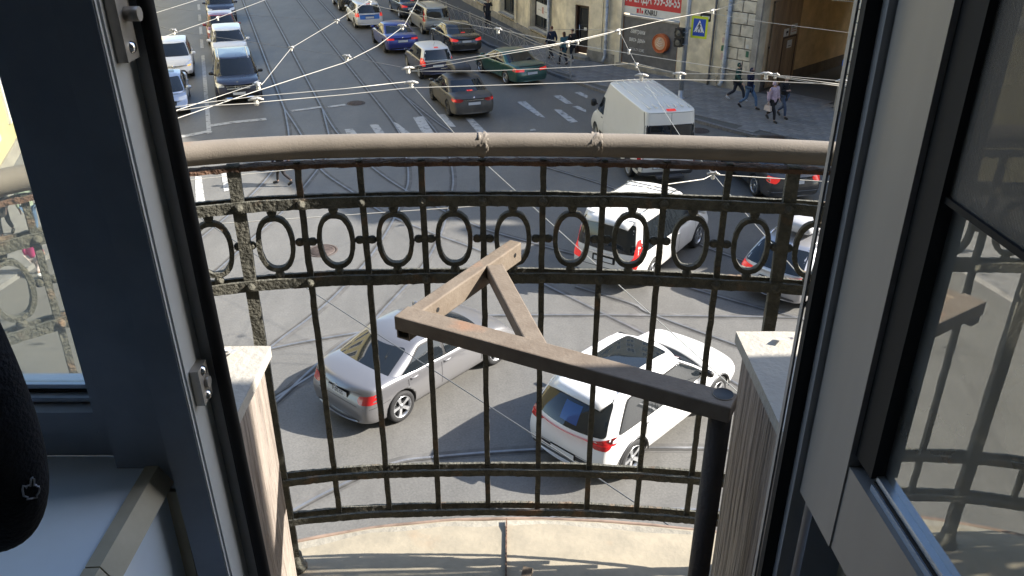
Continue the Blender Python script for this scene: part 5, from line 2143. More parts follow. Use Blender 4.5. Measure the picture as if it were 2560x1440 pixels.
def bar(name, pts4, zt, h, m='bracket', hollow=None):
    """tube given by its four top corners"""
    q = [Vector((p[0], p[1], zt)) for p in pts4]
    lo = [Vector((p[0], p[1], zt - h)) for p in pts4]
    bm = bmesh.new()
    vs = [bm.verts.new(TBk @ v) for v in q + lo]
    for f in ((0, 1, 2, 3), (7, 6, 5, 4), (0, 4, 5, 1), (1, 5, 6, 2), (2, 6, 7, 3), (3, 7, 4, 0)):
        bm.faces.new([vs[i] for i in f])
    bmesh.ops.recalc_face_normals(bm, faces=bm.faces[:])
    if hollow is not None:
        bm.faces.ensure_lookup_table()
        f = bm.faces[hollow]
        r_ = bmesh.ops.inset_individual(bm, faces=[f], thickness=.0035)
        r2 = bmesh.ops.extrude_face_region(bm, geom=[f])
        n = f.calc_center_median() - sum((v.co for v in vs), Vector()) / 8
        n.normalize()
        bmesh.ops.delete(bm, geom=[f], context='FACES')
        bmesh.ops.translate(bm, verts=[e for e in r2['geom'] if isinstance(e, bmesh.types.BMVert)], vec=n * -.10)
    ed = [e for e in bm.edges if len(e.link_faces) == 2 and e.calc_face_angle(0) > .8]
    bmesh.ops.bevel(bm, geom=ed, offset=.0028, segments=2, profile=.5, affect='EDGES')
    me = bpy.data.meshes.new(name)
    bm.to_mesh(me)
    bm.free()
    me.materials.append(M[m])
    return link(name, me, br)


GB = lambda u, v: G(u, v, ZB)
A_, B_, C_ = GB(984, 790), GB(1827, 1021), GB(1852, 983)
ab = (B_ - A_).normalized()
nn = Vector((-ab.y, ab.x, 0))
wdt = .046
main = bar('main_arm', [A_, B_, B_ + nn * wdt, A_ + nn * wdt], ZB, .030)
D_, E_, F_ = GB(1000, 783), GB(1275, 597), GB(1299, 607)
de = (E_ - GB(1003, 786)).normalized()
n2 = Vector((de.y, -de.x, 0))
w2 = .030
S0 = A_ + nn * .004 + de * .0 + ab * .002
bar('side_arm', [S0, S0 + n2 * w2, E_ + n2 * w2, E_], ZB - .0012, .046, hollow=2)
P1, P2 = GB(1212, 655), GB(1255, 662)
Q1, Q2 = GB(1287, 832), GB(1392, 858)
pq = (Q2 - P2).normalized()
n3 = Vector((pq.y, -pq.x, 0))
Pm = GB(1236, 660)
Qm = GB(1345, 862)
dd = (Qm - Pm).normalized()
n3 = Vector((dd.y, -dd.x, 0))
bar('brace', [Pm - n3 * .018, Pm + n3 * .018, Qm + n3 * .018, Qm - n3 * .018], ZB - .0006, .030)
for (u, v, tt) in ((1097, 768, .22), (1278, 636, .93)):
    c = S0 + (E_ - S0) * tt + n2 * (w2 + .0006) + Vector((0, 0, -.024))
    T = TBk @ Matrix.Translation(Vector((c.x, c.y, ZB - .022))) @ n2.to_track_quat('Z', 'Y').to_matrix().to_4x4()
    part('bolt_hole', MB().lathe([(.0052, 0), (.0001, .0004)], 12, 0, 'z', T), 'black', br)
cpt = GB(1808, 986)
part('post', MB().tube([TBk @ Vector((cpt.x, cpt.y, ZF)), TBk @ Vector((cpt.x, cpt.y, ZB - .030))], .0185, 24), 'pole_steel', br)
part('post_flange', MB().lathe([(.05, .0), (.05, .006), (.02, .007)], 20, 0, 'z', TBk @ Matrix.Translation((cpt.x, cpt.y, ZF + .002))), 'pole_steel', br)
part('post_hole', MB().lathe([(.0165, .0012), (.0150, .0004), (.0001, .0003)], 24, 0, 'z', TBk @ Matrix.Translation((cpt.x, cpt.y, ZB))), 'black', br)
part('hole_rim', MB().lathe([(.0178, .0002), (.0172, .0014), (.0160, .0012)], 24, 0, 'z', TBk @ Matrix.Translation((cpt.x, cpt.y, ZB))), 'bracket', br)

# ------------------------------------------------------------------ our own house: facade and the room we stand in
M['room_wall'] = mat('dim_room_wall', (.74, .75, .78), .9, var=.05)
M['pvc_sky_tint'] = mat('sky_tinted_sill', (.68, .80, .95), .28, coat=.35, var=.05, scale=5)  # white PVC; blue of the sky light is put into the base colour
M['pvc_dark'] = mat('dark_frame_profile', (.235, .26, .305), .5, var=.10, scale=10)
M['pvc_grey'] = mat('grey_frame_profile', (.30, .30, .305), .45, var=.08, scale=6)
M['alu'] = mat('grey_brown_aluminium', (.30, .285, .27), .5, .15, var=.10, scale=5, stretch=(1, 1, .2))
M['gasket'] = mat('black_gasket', (.008, .008, .009), .8)
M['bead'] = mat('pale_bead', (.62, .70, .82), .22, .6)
M['brush'] = mat('pale_weather_strip', (.62, .63, .62), .6)
M['beige_trim'] = mat('beige_corner_trim', (.50, .47, .38), .6, c2=(.40, .37, .28), scale=12, c3=(.20, .16, .12), scale3=18, thr3=(.64, .70), detail=8)
M['metal_lock'] = mat('worn_lock_metal', (.45, .42, .38), .45, .6, var=.2, scale=20)
M['facade'] = mat('ochre_facade', (.40, .35, .25), .9, var=.1, scale=2)
M['glass_left'] = glass_pane('dusty_window_glass', (.90, .91, .86), .04, dust=.20)
M['glass_right'] = glass_pane('mirror_coated_glass', (.40, .42, .43), .50, rcol=(.98, .98, .92), dust=.28)

own = thing('own_building', 'ochre facade and dark wall of the house the balcony belongs to', 'building', (0, .6, 0))
TO = Matrix.Translation((0, -.6, 0))
YO, YI = .85, .40
ZS, ZT = HC - .63, HC + 1.7
bxs = [(-40, YI, 0, -1.95, YO, 21), (-1.95, YI, 0, -.41, .765, ZS - .012), (-1.95, .765, 0, -.3905, YO, ZS - .032), (-1.95, YI, ZT, -.41, YO, 21), (-.41, YI, 0, .42, YO, ZF - .22), (-.41, YI, ZT, .42, YO, 21),
       (.42, .78, ZF - .2, .60, YO, ZT), (.60, YI, 0, 40, YO, 21), (.42, YI, 0, .60, YO, ZF - .22), (.42, YI, ZT, .60, YO, 21)]
part('wall', boxes(bxs, TO), 'facade', own)
part('pilaster', boxes([(1.95, YO, 0, 2.9, 1.262, 21)], TO), 'facade', own)
part('body', boxes([(-40, -8, 0, 40, -2.6, 21), (-40, -2.6, 0, -2.05, YI, 21), (2.05, -2.6, 0, 40, YI, 21), (-2.05, -2.6, ZT + .6, 2.05, YI, 21), (-2.05, -2.6, 0, 2.05, YI, ZF - .1)], TO), 'facade', own)
struct('floor', MB().box(-2.05, -2.6, ZF - .1, 2.05, .78, ZF + .05), M.setdefault('floor_wood', mat('dark_wood_floor', (.30, .24, .18), .5, var=.2, scale=4)))
struct('ceiling', MB().box(-2.05, -2.6, ZT + .5, 2.05, YI, ZT + .6), 'room_wall')
struct('wall_left', MB().box(-2.05, -2.6, ZF, -2.0, YI, ZT + .5), 'room_wall')
struct('wall_right', MB().box(2.0, -2.6, ZF, 2.05, YI, ZT + .5), 'room_wall')
struct('wall_back', MB().box(-2.0, -2.6, ZF, 2.0, -2.55, ZT + .5), 'room_wall')
struct('wall_front', MB().box(.60, YI - .02, ZF, 2.0, YI - .002, ZT + .5), 'room_wall')
struct('wall_front', MB().box(-2.0, YI - .02, ZF, -.41, YI - .002, ZS - .015), 'room_wall')
# white reveal under the sill, towards the door
struct('door_reveal', MB().box(-.412, YI - .02, ZF, -.404, .775, ZS - .014), 'pvc_sky_tint')

# fixed window on the left
wn = thing('left_window', 'dark framed fixed window to the left of the balcony door', 'window', (-.9, .8, ZS))
TW = Matrix.Translation((.9, -.8, -ZS))


def wpart(nm, b, m, par=wn, T=TW):
    return part(nm, boxes(b, T), m, par)


wpart('frame', [(-.455, .768, ZS - .03, -.3905, .85, ZT), (-1.95, .79, ZS - .03, -1.90, .85, ZT), (-1.90, .79, ZS + .001, -.455, .85, ZS + .036), (-1.90, .79, ZT - .05, -.455, .85, ZT)], 'pvc_dark')
wpart('sash', [(-.473, .782, ZS + .042, -.4575, .84, ZT - .05), (-1.90, .782, ZS + .040, -.473, .84, ZS + .068)], 'pvc_dark')
wpart('glazing_bead', [(-1.90, .80, ZS + .070, -.474, .835, ZS + .076), (-1.90, .812, ZS + .080, -.474, .835, ZS + .086)], 'bead')
wpart('glazing_gasket', [(-1.90, .81, ZS + .0765, -.474, .83, ZS + .0795)], 'gasket')
wpart('pane', [(-1.90, .816, ZS + .087, -.474, .822, ZT - .05)], 'glass_left')
wpart('outer_sill', [(-1.60, .852, ZS + .015, -.72, 1.0, ZS + .03)], 'sheet')
# door frame, left jamb
df = thing('door_frame', 'dark balcony door frame with a pale weather strip and lock keeper', 'door frame', (-.38 + .024, .8, ZF))
df.rotation_euler.y = radians(-1.0)            # the old frame leans a little
TD = Matrix.Translation((.38, -.8, -ZF))


def dpart(nm, b, m):
    return part(nm, boxes(b, TD), m, df)


dpart('jamb', [(-.3890, .752, ZF, -.3535, .86, ZT)], 'pvc_dark')
dpart('weather_strip', [(-.3535, .7535, ZF, -.3520, .757, ZT)], 'brush')
dpart('weather_strip', [(-.3535, .7605, ZF, -.3512, .806, ZT)], 'brush')
dpart('rebate', [(-.3535, .8065, ZF, -.3385, .83, ZT)], 'pvc_grey')
part('gasket', MB().tube([TD @ Vector((-.3305, .806, ZF)), TD @ Vector((-.3305, .806, ZT))], .0078, 10), 'gasket', df)
for (u, v, hz_, pl) in ((505, 965, .022, .004), (282, 40, .040, .013)):
    r_ = ray(u, v)
    kk = .775 / r_.y
    zc = HC + r_.z * kk
    kp = part('lock_keeper', boxes([(-.351, .768, zc - hz_, -.341, .794, zc + hz_)], TD), 'metal_lock', df)
    for dz in (-hz_ * .72, hz_ * .72):
        part('screw', MB().lathe([(.006, 0), (.004, .003), (.0, .0035)], 10, 0, 'z', TD @ Matrix.Translation((-.341, .781, zc + dz)) @ Matrix.Rotation(pi / 2, 4, 'Y')), 'chrome', kp)
    part('locking_pin', MB().tube([TD @ Vector((-.341, .783, zc)), TD @ Vector((-.341 + pl, .783, zc))], .0065, 10), 'metal_lock', kp)
# right jamb
df = thing('door_frame', 'narrow grey and black frame strip between the right cheek wall and the opened sash', 'door frame', (-.38, .8, ZF))
dpart('outer_stop', [(.3300, .842, ZF, .3325, .85, ZT)], 'alu')
dpart('gasket', [(.3325, .826, ZF, .352, .838, ZT)], 'gasket')
dpart('jamb', [(.3475, .812, ZF, .366, .8255, ZT)], 'pvc_grey')
dpart('jamb', [(.372, .80, ZF, .43, .86, ZT)], 'pvc_dark')
# sill board and corner trim
sb = thing('window_sill', 'pale inner sill board under the left window', 'window sill', (-.9, .6, ZS))
part('board', boxes([(-1.95, .30, ZS - .012, -.422, .79, ZS)], Matrix.Translation((.9, -.6, -ZS))), 'pvc_sky_tint', sb)
ct = thing('corner_trim', 'scuffed beige trim strip along the right edge of the sill', 'trim', (-.41, .6, ZS))
TT_ = Matrix.Translation((.41, -.6, -ZS))
for a, b in ((.25, .612), (.614, .778)):
    v = [(-.4218, a, ZS + .003), (-.4065, a, ZS + .004), (-.393, a, ZS - .020), (-.399, a, ZS - .024), (-.4218, a, ZS - .004)]
    vs = [TT_ @ Vector(q) for q in v] + [TT_ @ Vector((q[0], b, q[2])) for q in v]
    n = len(v)
    part('strip', MB().add(vs, [tuple(range(n)), tuple(range(2 * n - 1, n - 1, -1))] + [(i, (i + 1) % n, n + (i + 1) % n, n + i) for i in range(n)]), 'beige_trim', ct)

# opened sash on the right
ws = thing('open_sash', 'opened grey window sash with mirroring glass on the right', 'window', (.356, .79, HC))
ang = atan2(-.9987, .05)
ws.rotation_euler.z = ang                      # local x runs into the room, local y faces the camera side
TS = None


def spart(nm, b, m):
    return part(nm, boxes(b, None), m, ws)


ZSB = -.70
spart('stile', [(-.020, .0, ZSB, .074, .055, 1.62)], 'alu')
spart('rebate_shade_strip', [(.0742, .006, ZSB + .13, .112, .03, 1.62)], 'gasket')  # black strip stands in for the shade inside the glazing rebate
spart('bottom_rail', [(.0742, .002, ZSB, .62, .055, ZSB + .115)], 'alu')
spart('outer_stile', [(.62, .0, ZSB, .66, .055, 1.62)], 'alu')
spart('glazing_bead', [(.112, .008, ZSB + .1152, .62, .026, ZSB + .123)], 'bead')
spart('glazing_bead', [(.112, .012, ZSB + .1265, .62, .026, ZSB + .133)], 'bead')
spart('glazing_gasket', [(.112, .010, ZSB + .1231, .62, .028, ZSB + .1264)], 'gasket')
spart('pane', [(.108, .020, ZSB + .1331, .62, .026, 1.62)], 'glass_right')
m_ = bpy.data.materials.new('net')
m_.use_nodes = True
nt_ = m_.node_tree
bs_ = nt_.nodes['Principled BSDF']
bs_.inputs['Base Color'].default_value = (.24, .22, .195, 1)
bs_.inputs['Roughness'].default_value = .9
tc_ = nt_.nodes.new('ShaderNodeTexCoord')
ck = nt_.nodes.new('ShaderNodeTexChecker')
ck.inputs['Scale'].default_value = 420
nt_.links.new(tc_.outputs['Object'], ck.inputs['Vector'])
mr_ = nt_.nodes.new('ShaderNodeMapRange')
mr_.inputs['To Min'].default_value = .42
mr_.inputs['To Max'].default_value = .54
nt_.links.new(ck.outputs['Fac'], mr_.inputs['Value'])
nt_.links.new(mr_.outputs[0], bs_.inputs['Alpha'])
M['net'] = m_
spart('insect_net', [(.112, .0135, -.262, .62, .0145, 1.62)], 'net')
spart('net_bar', [(.112, .010, -.268, .62, .017, -.2622)], 'gasket')
# insect net rolled beside it, only a corner shows
# dark garment hanging over the sill
M['navy_cloth'] = mat('navy_cloth', (.008, .009, .013), .95, var=.3, scale=30, bump=.4, bscale=300)
gm_ = thing('hanging_garment', 'black cloth sleeve hanging at the left edge with a small white embroidered hand', 'garment', (-.385, .50, HC - .40))
cen = [(-.585, .735, HC + .27, .018), (-.575, .70, HC + .24, .06), (-.555, .65, HC + .15, .085), (-.52, .59, HC + .02, .075), (-.485, .55, HC - .10, .066), (-.457, .53, HC - .20, .064), (-.432, .52, HC - .30, .066), (-.418, .51, HC - .36, .064), (-.405, .505, HC - .42, .054), (-.405, .50, HC - .465, .042), (-.408, .50, HC - .49, .018)]
vs, fs = [], []
n = 22
for (x, y, z, r_) in cen:
    for k in range(n):
        a = 2 * pi * k / n
        rr = r_ * (1 + .05 * noise.noise(Vector((cos(a) * 2, sin(a) * 2, z * 18))))
        vs.append(Vector((x + .385 + rr * cos(a), y - .50 + rr * .6 * sin(a), z - HC + .40)))
for i in range(len(cen) - 1):
    for k in range(n):
        fs.append((i * n + k, i * n + (k + 1) % n, (i + 1) * n + (k + 1) % n, (i + 1) * n + k))
fs.append(tuple(range(n)))
fs.append(tuple((len(cen) - 1) * n + k for k in range(n)))
g_ = MB().add(vs, fs, 0, True).mesh('cloth', 'navy_cloth')
go = link('cloth', g_, gm_)
part('hanging_loop', MB().tube([(-.20, .235, .665), (-.20, .262, .70), (-.20, .29, .69)], .004, 6), 'navy_cloth', gm_)
hk = thing('coat_hook', 'small metal hook on the left window sash holding the black garment', 'hook', (-.585, .782, HC + .29))
part('hook', MB().tube([(0, 0, .02), (0, -.035, .005), (0, -.045, -.02), (0, -.03, -.03)], .005, 8), 'metal_lock', hk)
part('base_plate', MB().box(-.012, -.002, -.02, .012, .002, .04), 'metal_lock', hk)
sd = go.modifiers.new('s', 'SUBSURF')
sd.levels = sd.render_levels = 2
M['thread'] = mat('white_thread', (.40, .42, .48), .8)
bpy.context.view_layer.update()
bt = BVHTree.FromObject(go, bpy.context.evaluated_depsgraph_get())
hand = [(-18, 26), (-22, 4), (-20, -6), (-14, -4), (-12, 2), (-10, -6), (-5, -8), (-2, -4), (0, -28), (4, -32), (8, -26), (8, -6), (13, -8), (16, -2), (20, -4), (22, 4), (20, 16), (14, 24), (16, 30), (2, 34), (-10, 36), (-8, 30), (-18, 26)]
pts = []
for (a, b) in hand:
    r_ = ray(76 + a * .95, 1218 + b * .8)
    h = bt.ray_cast(Vector((0, 0, HC)) - Vector(gm_.location), r_.normalized())
    if h[0] is not None:
        pts.append(h[0] + h[1] * .0008)
if len(pts) > 8:
    part('embroidery', MB().tube(pts, .0008, 5), 'thread', gm_)
# ------------------------------------------------------------------ people
M['skin'] = mat('skin', (.46, .30, .225), .55)


def skinned(name, chains, m, parent, lvl=2, extra=None):
    """one continuous surface grown round a skeleton; chains share joints by position"""
    verts, radii, edges, idx = [], [], [], {}
    for ch in chains:
        prev = None
        for (p, r_) in ch:
            k = tuple(round(c, 3) for c in p)
            if k not in idx:
                idx[k] = len(verts)
                verts.append(p)
                radii.append(r_)
            i = idx[k]
            if prev is not None and prev != i:
                edges.append((prev, i))
            prev = i
    me = bpy.data.meshes.new(name)
    me.from_pydata(verts, edges, [])
    o = link('tmp', me)
    sk = o.modifiers.new('k', 'SKIN')
    sk.use_smooth_shade = True
    ly = me.skin_vertices[0].data
    for i, r_ in enumerate(radii):
        rr = r_ if isinstance(r_, tuple) else (r_, r_)
        ly[i].radius = rr
        ly[i].use_root = (i == 0)
    sd = o.modifiers.new('s', 'SUBSURF')
    sd.levels = lvl - 1
    m2 = evaluate(o)
    bpy.data.objects.remove(o)
    m2.materials.clear()
    m2.materials.append(M[m] if isinstance(m, str) else m)
    for p in m2.polygons:
        p.use_smooth = True
    m2.name = name
    return link(name, m2, parent)


def person(label, loc, heading, h=1.72, stride=.0, coat='c', trousers='t', shoes='s', hair='h', hood=False, coat_len=.78, arms=None, lead=1,
           lean=.0, face_up=0, hat=None, skirt=False, pad=.0, group=None, long_hair=False, bare=False):
    t = thing('person', label, 'person', loc, heading, group)
    k = h / 1.72
    pel = (0, 0, .93 * k - abs(stride) * .10)
    pz = pel[2]
    V3 = lambda x, y, z: (x * k, y * k, z)
    ch = (lean * .5, 0, pz + .30 * k)
    nk = (lean, 0, pz + .53 * k)
    hd0 = (lean + .02, 0, pz + .60 * k)
    hd1 = (lean + .035, 0, pz + .70 * k)
    hd2 = (lean + .03, 0, pz + .785 * k)
    legs = []
    for sy in (1, -1):
        f = stride * (1 if sy == lead else -1)
        hip = (0, sy * .09 * k, pz - .04)
        if f >= 0:
            an = (f * .62, sy * .085 * k, .085)
            kn = (f * .42 + .05 * (f > 0), sy * .09 * k, (pz + .0) * .52)
            toe = (an[0] + .15, an[1], .045 + .03 * (f > .2))
        else:
            an = (f * .68, sy * .085 * k, .15 + .05 * (abs(f) > .3))
            kn = (f * .18 + .03, sy * .09 * k, pz * .50)
            toe = (an[0] + .11, an[1], .045)
        legs.append((hip, kn, an, toe))
    arm = []
    for sy in (1, -1):
        sh = (lean * .9, sy * .185 * k, pz + .49 * k)
        f = -stride * (1 if sy == lead else -1) * .5
        ov = (arms or {}).get(sy)
        if ov:
            el, wr_ = [tuple(c * k if i < 2 else pz + c * k for i, c in enumerate(q)) for q in ov]
        else:
            el = (lean * .7 + f * .45 - .03, sy * .235 * k, pz + .22 * k)
            wr_ = (lean * .6 + f * .9 + .06, sy * .22 * k, pz - .02 * k)
        d = Vector(wr_) - Vector(el)
        d.normalize()
        ha = tuple(Vector(wr_) + d * .08 * k)
        arm.append((sh, el, wr_, ha, d))
    chains = [[(pel, .105), (ch, (.135, .10)), (nk, .055), (hd0, .06), (hd1, (.075, .088)), (hd2, (.068, .08))]]
    for (hip, kn, an, toe) in legs:
        chains.append([(pel, .105), (hip, .085), (kn, .055), (an, .036)])
    for (sh, el, wr_, ha, d) in arm:
        c = [(ch, (.135, .10)), (sh, .055), (el, .042), (wr_, .027), (ha, (.034, .018))]
        chains.append(c)
        sdv = d.cross(Vector((0, 1, 0)))
        if sdv.length < .1:
            sdv = Vector((1, 0, 0))
        sdv.normalize()
        for q, (off, ln) in enumerate(((-.027, .060), (-.009, .072), (.009, .068), (.026, .052))):
            b0 = Vector(ha) + sdv * off * k
            chains.append([(ha, (.034, .018)), (tuple(b0 + d * .018), .0085), (tuple(b0 + d * ln * .7 + Vector((0, 0, -.004))), .008),
                           (tuple(b0 + d * ln + Vector((.008, 0, -.01))), .0065)])
        th = Vector(wr_) + d * .03
        chains.append([(wr_, .027), (tuple(th - sdv * .04), .010), (tuple(th - sdv * .05 + d * .035), .008)])
    body = skinned('body', chains, 'skin', t, 2)
    # face: nose, brow, eyes, mouth, ears
    fx = hd1[0] + .088
    part('nose', MB().tube([(fx - .012, 0, hd1[2] + .025), (fx + .014, 0, hd1[2] - .012), (fx - .008, 0, hd1[2] - .022)], [.007, .013, .008], 6), 'skin', body)
    for sy in (1, -1):
        part('eye', MB().lathe([(.0, -.008), (.010, -.004), (.010, .004), (.0, .008)], 8, 0, 'z', Matrix.Translation((fx - .012, sy * .031, hd1[2] + .022))), 'ink', body)
        part('ear', MB().tube([(hd1[0] - .005, sy * .078, hd1[2] + .03), (hd1[0] - .012, sy * .086, hd1[2]), (hd1[0], sy * .078, hd1[2] - .03)], [.012, .016, .009], 6), 'skin', body)
    part('mouth', MB().tube([(fx - .012, -.022, hd1[2] - .048), (fx - .004, 0, hd1[2] - .048), (fx - .012, .022, hd1[2] - .048)], .006, 5), M.setdefault('lip', mat('lip', (.36, .14, .13), .5)), body)
    # clothes
    cl = coat_len
    hem = pz - (cl - .55) * k
    tor = [((nk[0] - .005, 0, nk[2] - .01), (.075, .075)), ((lean * .85, 0, pz + .44 * k), (.15 + pad, .165 + pad)), (ch, (.165 + pad, .15 + pad)),
           ((lean * .2, 0, pz + .08 * k), (.165 + pad, .145 + pad)), ((0, 0, hem), (.175 + pad, .15 + pad))]
    # skin radius order is (x, y) in local frame of the edge; keep close to round, then flatten
    cc = [[(p, max(r_) * .94) for p, r_ in tor]]
    for (sh, el, wr_, ha, d) in arm:
        cc.append([(tor[1][0], max(tor[1][1]) * .94), (sh, .078 + pad), (el, .062 + pad), (tuple(Vector(wr_) - d * .01), .046 + pad * .6)])
    co_ = skinned('coat', cc, coat, t, 2)
    tr = []
    for (hip, kn, an, toe) in legs:
        tr.append([(pel, .14), (hip, .10), (kn, .070 if not skirt else .058), ((an[0], an[1], an[2] + .03), .055 if not skirt else .045)])
    if not bare:
        skinned('trousers', tr, trousers, t, 2)
    for (hip, kn, an, toe) in legs:
        skinned('shoe', [[((an[0] - .035, an[1], an[2] - .02), .05), ((an[0] + .06, an[1], max(.05, (an[2] + toe[2]) / 2 - .01)), .052), ((toe[0] + .03, toe[1], .042), .04)]], shoes, t, 2)
    if hood:
        skinned('hood', [[((hd0[0] - .03, 0, hd0[2] - .02), .10), ((hd1[0] - .035, 0, hd1[2]), .118), ((hd2[0] - .04, 0, hd2[2] + .005), .085)]], coat, t, 2)
    else:
        skinned('hair', [[((hd0[0] - .055, 0, hd0[2] + (.03 if not long_hair else -.10)), .055 if not long_hair else .07), ((hd1[0] - .045, 0, hd1[2] + .02), .082), ((hd2[0] - .012, 0, hd2[2] + .01), .078)]], hair, t, 2)
    if hat:
        skinned('cap', [[((hd1[0] - .01, 0, hd1[2] + .055), .100), ((hd2[0] - .01, 0, hd2[2] + .02), .080)]], hat, t, 2)
    return t


def cloth(n, c, var=.2):
    M.setdefault(n, mat(n, c, .9, var=var, scale=12))
    return n


def kink(label, loc, par):
    pass


hz = lambda a: atan2(a.y, a.x)
PV = .128
# pair in front of the gateway
p = person('person in a pale pink hooded jacket and black trousers walking with a handbag', G(1925, 303, PV), hz(EF) - .25, 1.66, .46,
           cloth('pink_quilt', (.50, .38, .44)), cloth('black_trousers', (.014, .014, .016)), 'black', 'ink', hood=True, coat_len=.72, pad=.015, lead=-1,
           arms={-1: ((-.03, -.25, .20), (.02, -.25, -.04)), 1: ((.0, .24, .2), (.14, .2, .05))})
hb = thing('handbag', 'cream handbag hanging from the hand of the person in pink', 'handbag', p.location + Vector((cos(p.rotation_euler.z) * .05 + sin(p.rotation_euler.z) * .27, sin(p.rotation_euler.z) * .05 - cos(p.rotation_euler.z) * .27, .48)), p.rotation_euler.z)
m = MB()
vs = []
for (x, y, z) in ((-.17, -.055, 0), (.17, -.055, 0), (.17, .055, 0), (-.17, .055, 0), (-.15, -.035, .20), (.15, -.035, .20), (.15, .035, .20), (-.15, .035, .20)):
    vs.append((x, y, z))
m.add(vs, [(0, 3, 2, 1), (4, 5, 6, 7), (0, 1, 5, 4), (1, 2, 6, 5), (2, 3, 7, 6), (3, 0, 4, 7)])
part('bag_body', m, cloth('cream_leather', (.55, .46, .40), .08), hb)
part('strap', MB().tube([(-.09, 0, .19), (-.07, 0, .30), (0, 0, .335), (.07, 0, .30), (.09, 0, .19)], .009, 6), 'cream_leather', hb)
person('person in a black jacket and grey cap behind the one in pink', G(1951, 300, PV) + Vector((.12, .35, 0)), hz(EF) - .2, 1.72, .40, cloth('black_jacket', (.012, .013, .016)), cloth('blue_jeans', (.06, .085, .14)),
       'black', 'ink', hat=cloth('grey_cap', (.14, .15, .16)), coat_len=.80, lead=-1, arms={-1: ((.02, -.25, .22), (.24, -.15, .28)), 1: ((-.04, .24, .22), (.05, .2, -.02))})
person('person in a dark green hooded jacket hurrying along the gate pier', G(1838, 252, PV), hz(EF) + .2, 1.70, .55, cloth('green_jacket', (.02, .06, .05), .9), cloth('dark_trousers', (.016, .02, .03)), cloth('white_shoe', (.5, .5, .5)), 'ink', hood=True, lead=1)
person('person in a navy hooded coat and blue jeans striding past the gateway', G(1868, 272, PV), hz(EF) + .1, 1.78, .55, cloth('navy_coat', (.012, .016, .045)), cloth('mid_jeans', (.075, .13, .22)), cloth('dark_boot', (.02, .016, .014)), 'ink', hood=True, lead=1,
       arms={-1: ((.02, -.25, .22), (.20, -.12, .33)), 1: ((-.12, .25, .24), (-.16, .22, .0))})
# walker on the phone
person('person in a long dark coat phoning beside the guard railing', G(1220, 70, PV), radians(-70), 1.76, .22, cloth('long_dark_coat', (.012, .013, .022)), 'dark_trousers', 'black', cloth('brown_hair', (.06, .032, .018)), coat_len=1.18,
       arms={1: ((.10, .24, .36), (.10, .12, .62)), -1: ((-.03, -.24, .22), (.05, -.22, -.03))})
cloth('auburn', (.14, .055, .025))
person('person with auburn hair in a dark blue jacket near the corner door', G(1378, 150, PV), radians(128), 1.74, .35, cloth('dark_blue_jacket', (.014, .022, .045)), 'dark_trousers', 'black', 'auburn', lead=-1)
person('person with long hair in a teal jacket walking behind the railing end', G(1408, 163, PV), radians(128), 1.68, .30, cloth('teal_jacket', (.045, .125, .15)), 'dark_trousers', 'black', 'brown_hair', long_hair=True, coat_len=.85)
person('person in a black jacket close beside the one in teal', G(1424, 158, PV) + Vector((.12, .25, 0)), radians(128), 1.70, .28, 'black_jacket', 'dark_trousers', 'white_shoe', 'brown_hair', lead=-1)
# crossing woman half hidden by the handrail
person('person in a navy coat and dark tights crossing the tram rails', G(712, 463), radians(172), 1.68, .42, cloth('navy_coat2', (.014, .018, .05)), cloth('dark_tights', (.02, .018, .02)), 'black', 'brown_hair', skirt=True, coat_len=.98, lead=-1, long_hair=True)
# people seen through the left pane
person('person in a pale green jacket and jeans behind the left window pane', G(92, 592, .13), radians(100), 1.70, .3, cloth('sage_jacket', (.30, .36, .27)), 'mid_jeans', 'white_shoe', 'brown_hair', coat_len=.7)
person('person in a grey coat at the left edge behind the window pane', G(22, 590, .13), radians(-80), 1.72, .3, cloth('grey_coat', (.22, .21, .20)), 'dark_trousers', 'black', 'brown_hair', coat_len=.9, lead=-1)
person('child in a bright pink jacket behind the left window pane', G(100, 690, .0), radians(95), 1.18, .25, cloth('hot_pink', (.60, .06, .22)), cloth('pale_trousers', (.48, .40, .38)), 'white_shoe', 'auburn', coat_len=.7)

# ------------------------------------------------------------------ overhead wires
M['wire'] = mat('contact_wire', (.44, .42, .37), .45, .35)
M['wire_dark'] = mat('span_wire', (.17, .17, .17), .5, .4)
M['porcelain'] = mat('porcelain', (.62, .59, .52), .35)
M['clamp'] = mat('wire_clamp', (.46, .44, .40), .5, .5)


def wire(label, uv, z=6.0, r=.011, m='wire', name='contact_wire', sag=0.0):
    pts = [G(u, v, z) for u, v in uv]
    r *= .56
    o = pts[0].copy()
    q = [p - o for p in pts]
    ob = part(name, MB().tube(q, r, 6), m)
    ob.location = o
    tag(ob, label, 'wire', 'overhead wires above the junction')
    return ob


W = wire
W('bright contact wire crossing the top left corner beside the frame', [(320, 59), (371, 38), (492, 0), (560, -22)])
W('bright contact wire passing over the white hatchback and the red car', [(330, 120), (384, 101), (544, 45), (662, 0), (720, -22)])
W('thin grey span wire from the top left frame to the coffee board', [(320, 6), (366, 14), (537, 33), (842, 52), (1010, 69), (1460, 74), (1547, 76)], 6.02, .007, 'wire_dark', 'span_wire')
W('grey span wire over the white crossover towards the dusty saloon', [(330, 50), (377, 60), (433, 77), (728, 120), (867, 142), (1022, 172)], 6.02, .010, 'wire_dark', 'span_wire')
W('bright bent wire from the star SUV up to the top edge', [(653, 212), (660, 205), (728, 120), (842, 52), (925, 0), (960, -22)], 6.0, .012)
W('curved contact wire running from the silver saloon bonnet to the top middle edge', [(380, 322), (431, 300), (631, 231), (860, 157), (943, 115), (1010, 65), (1045, 0), (1055, -25)], 5.96, .014)
W('short bright wire over the bumper of the star SUV', [(360, 303), (426, 281), (641, 210), (655, 212)], 6.0, .012)
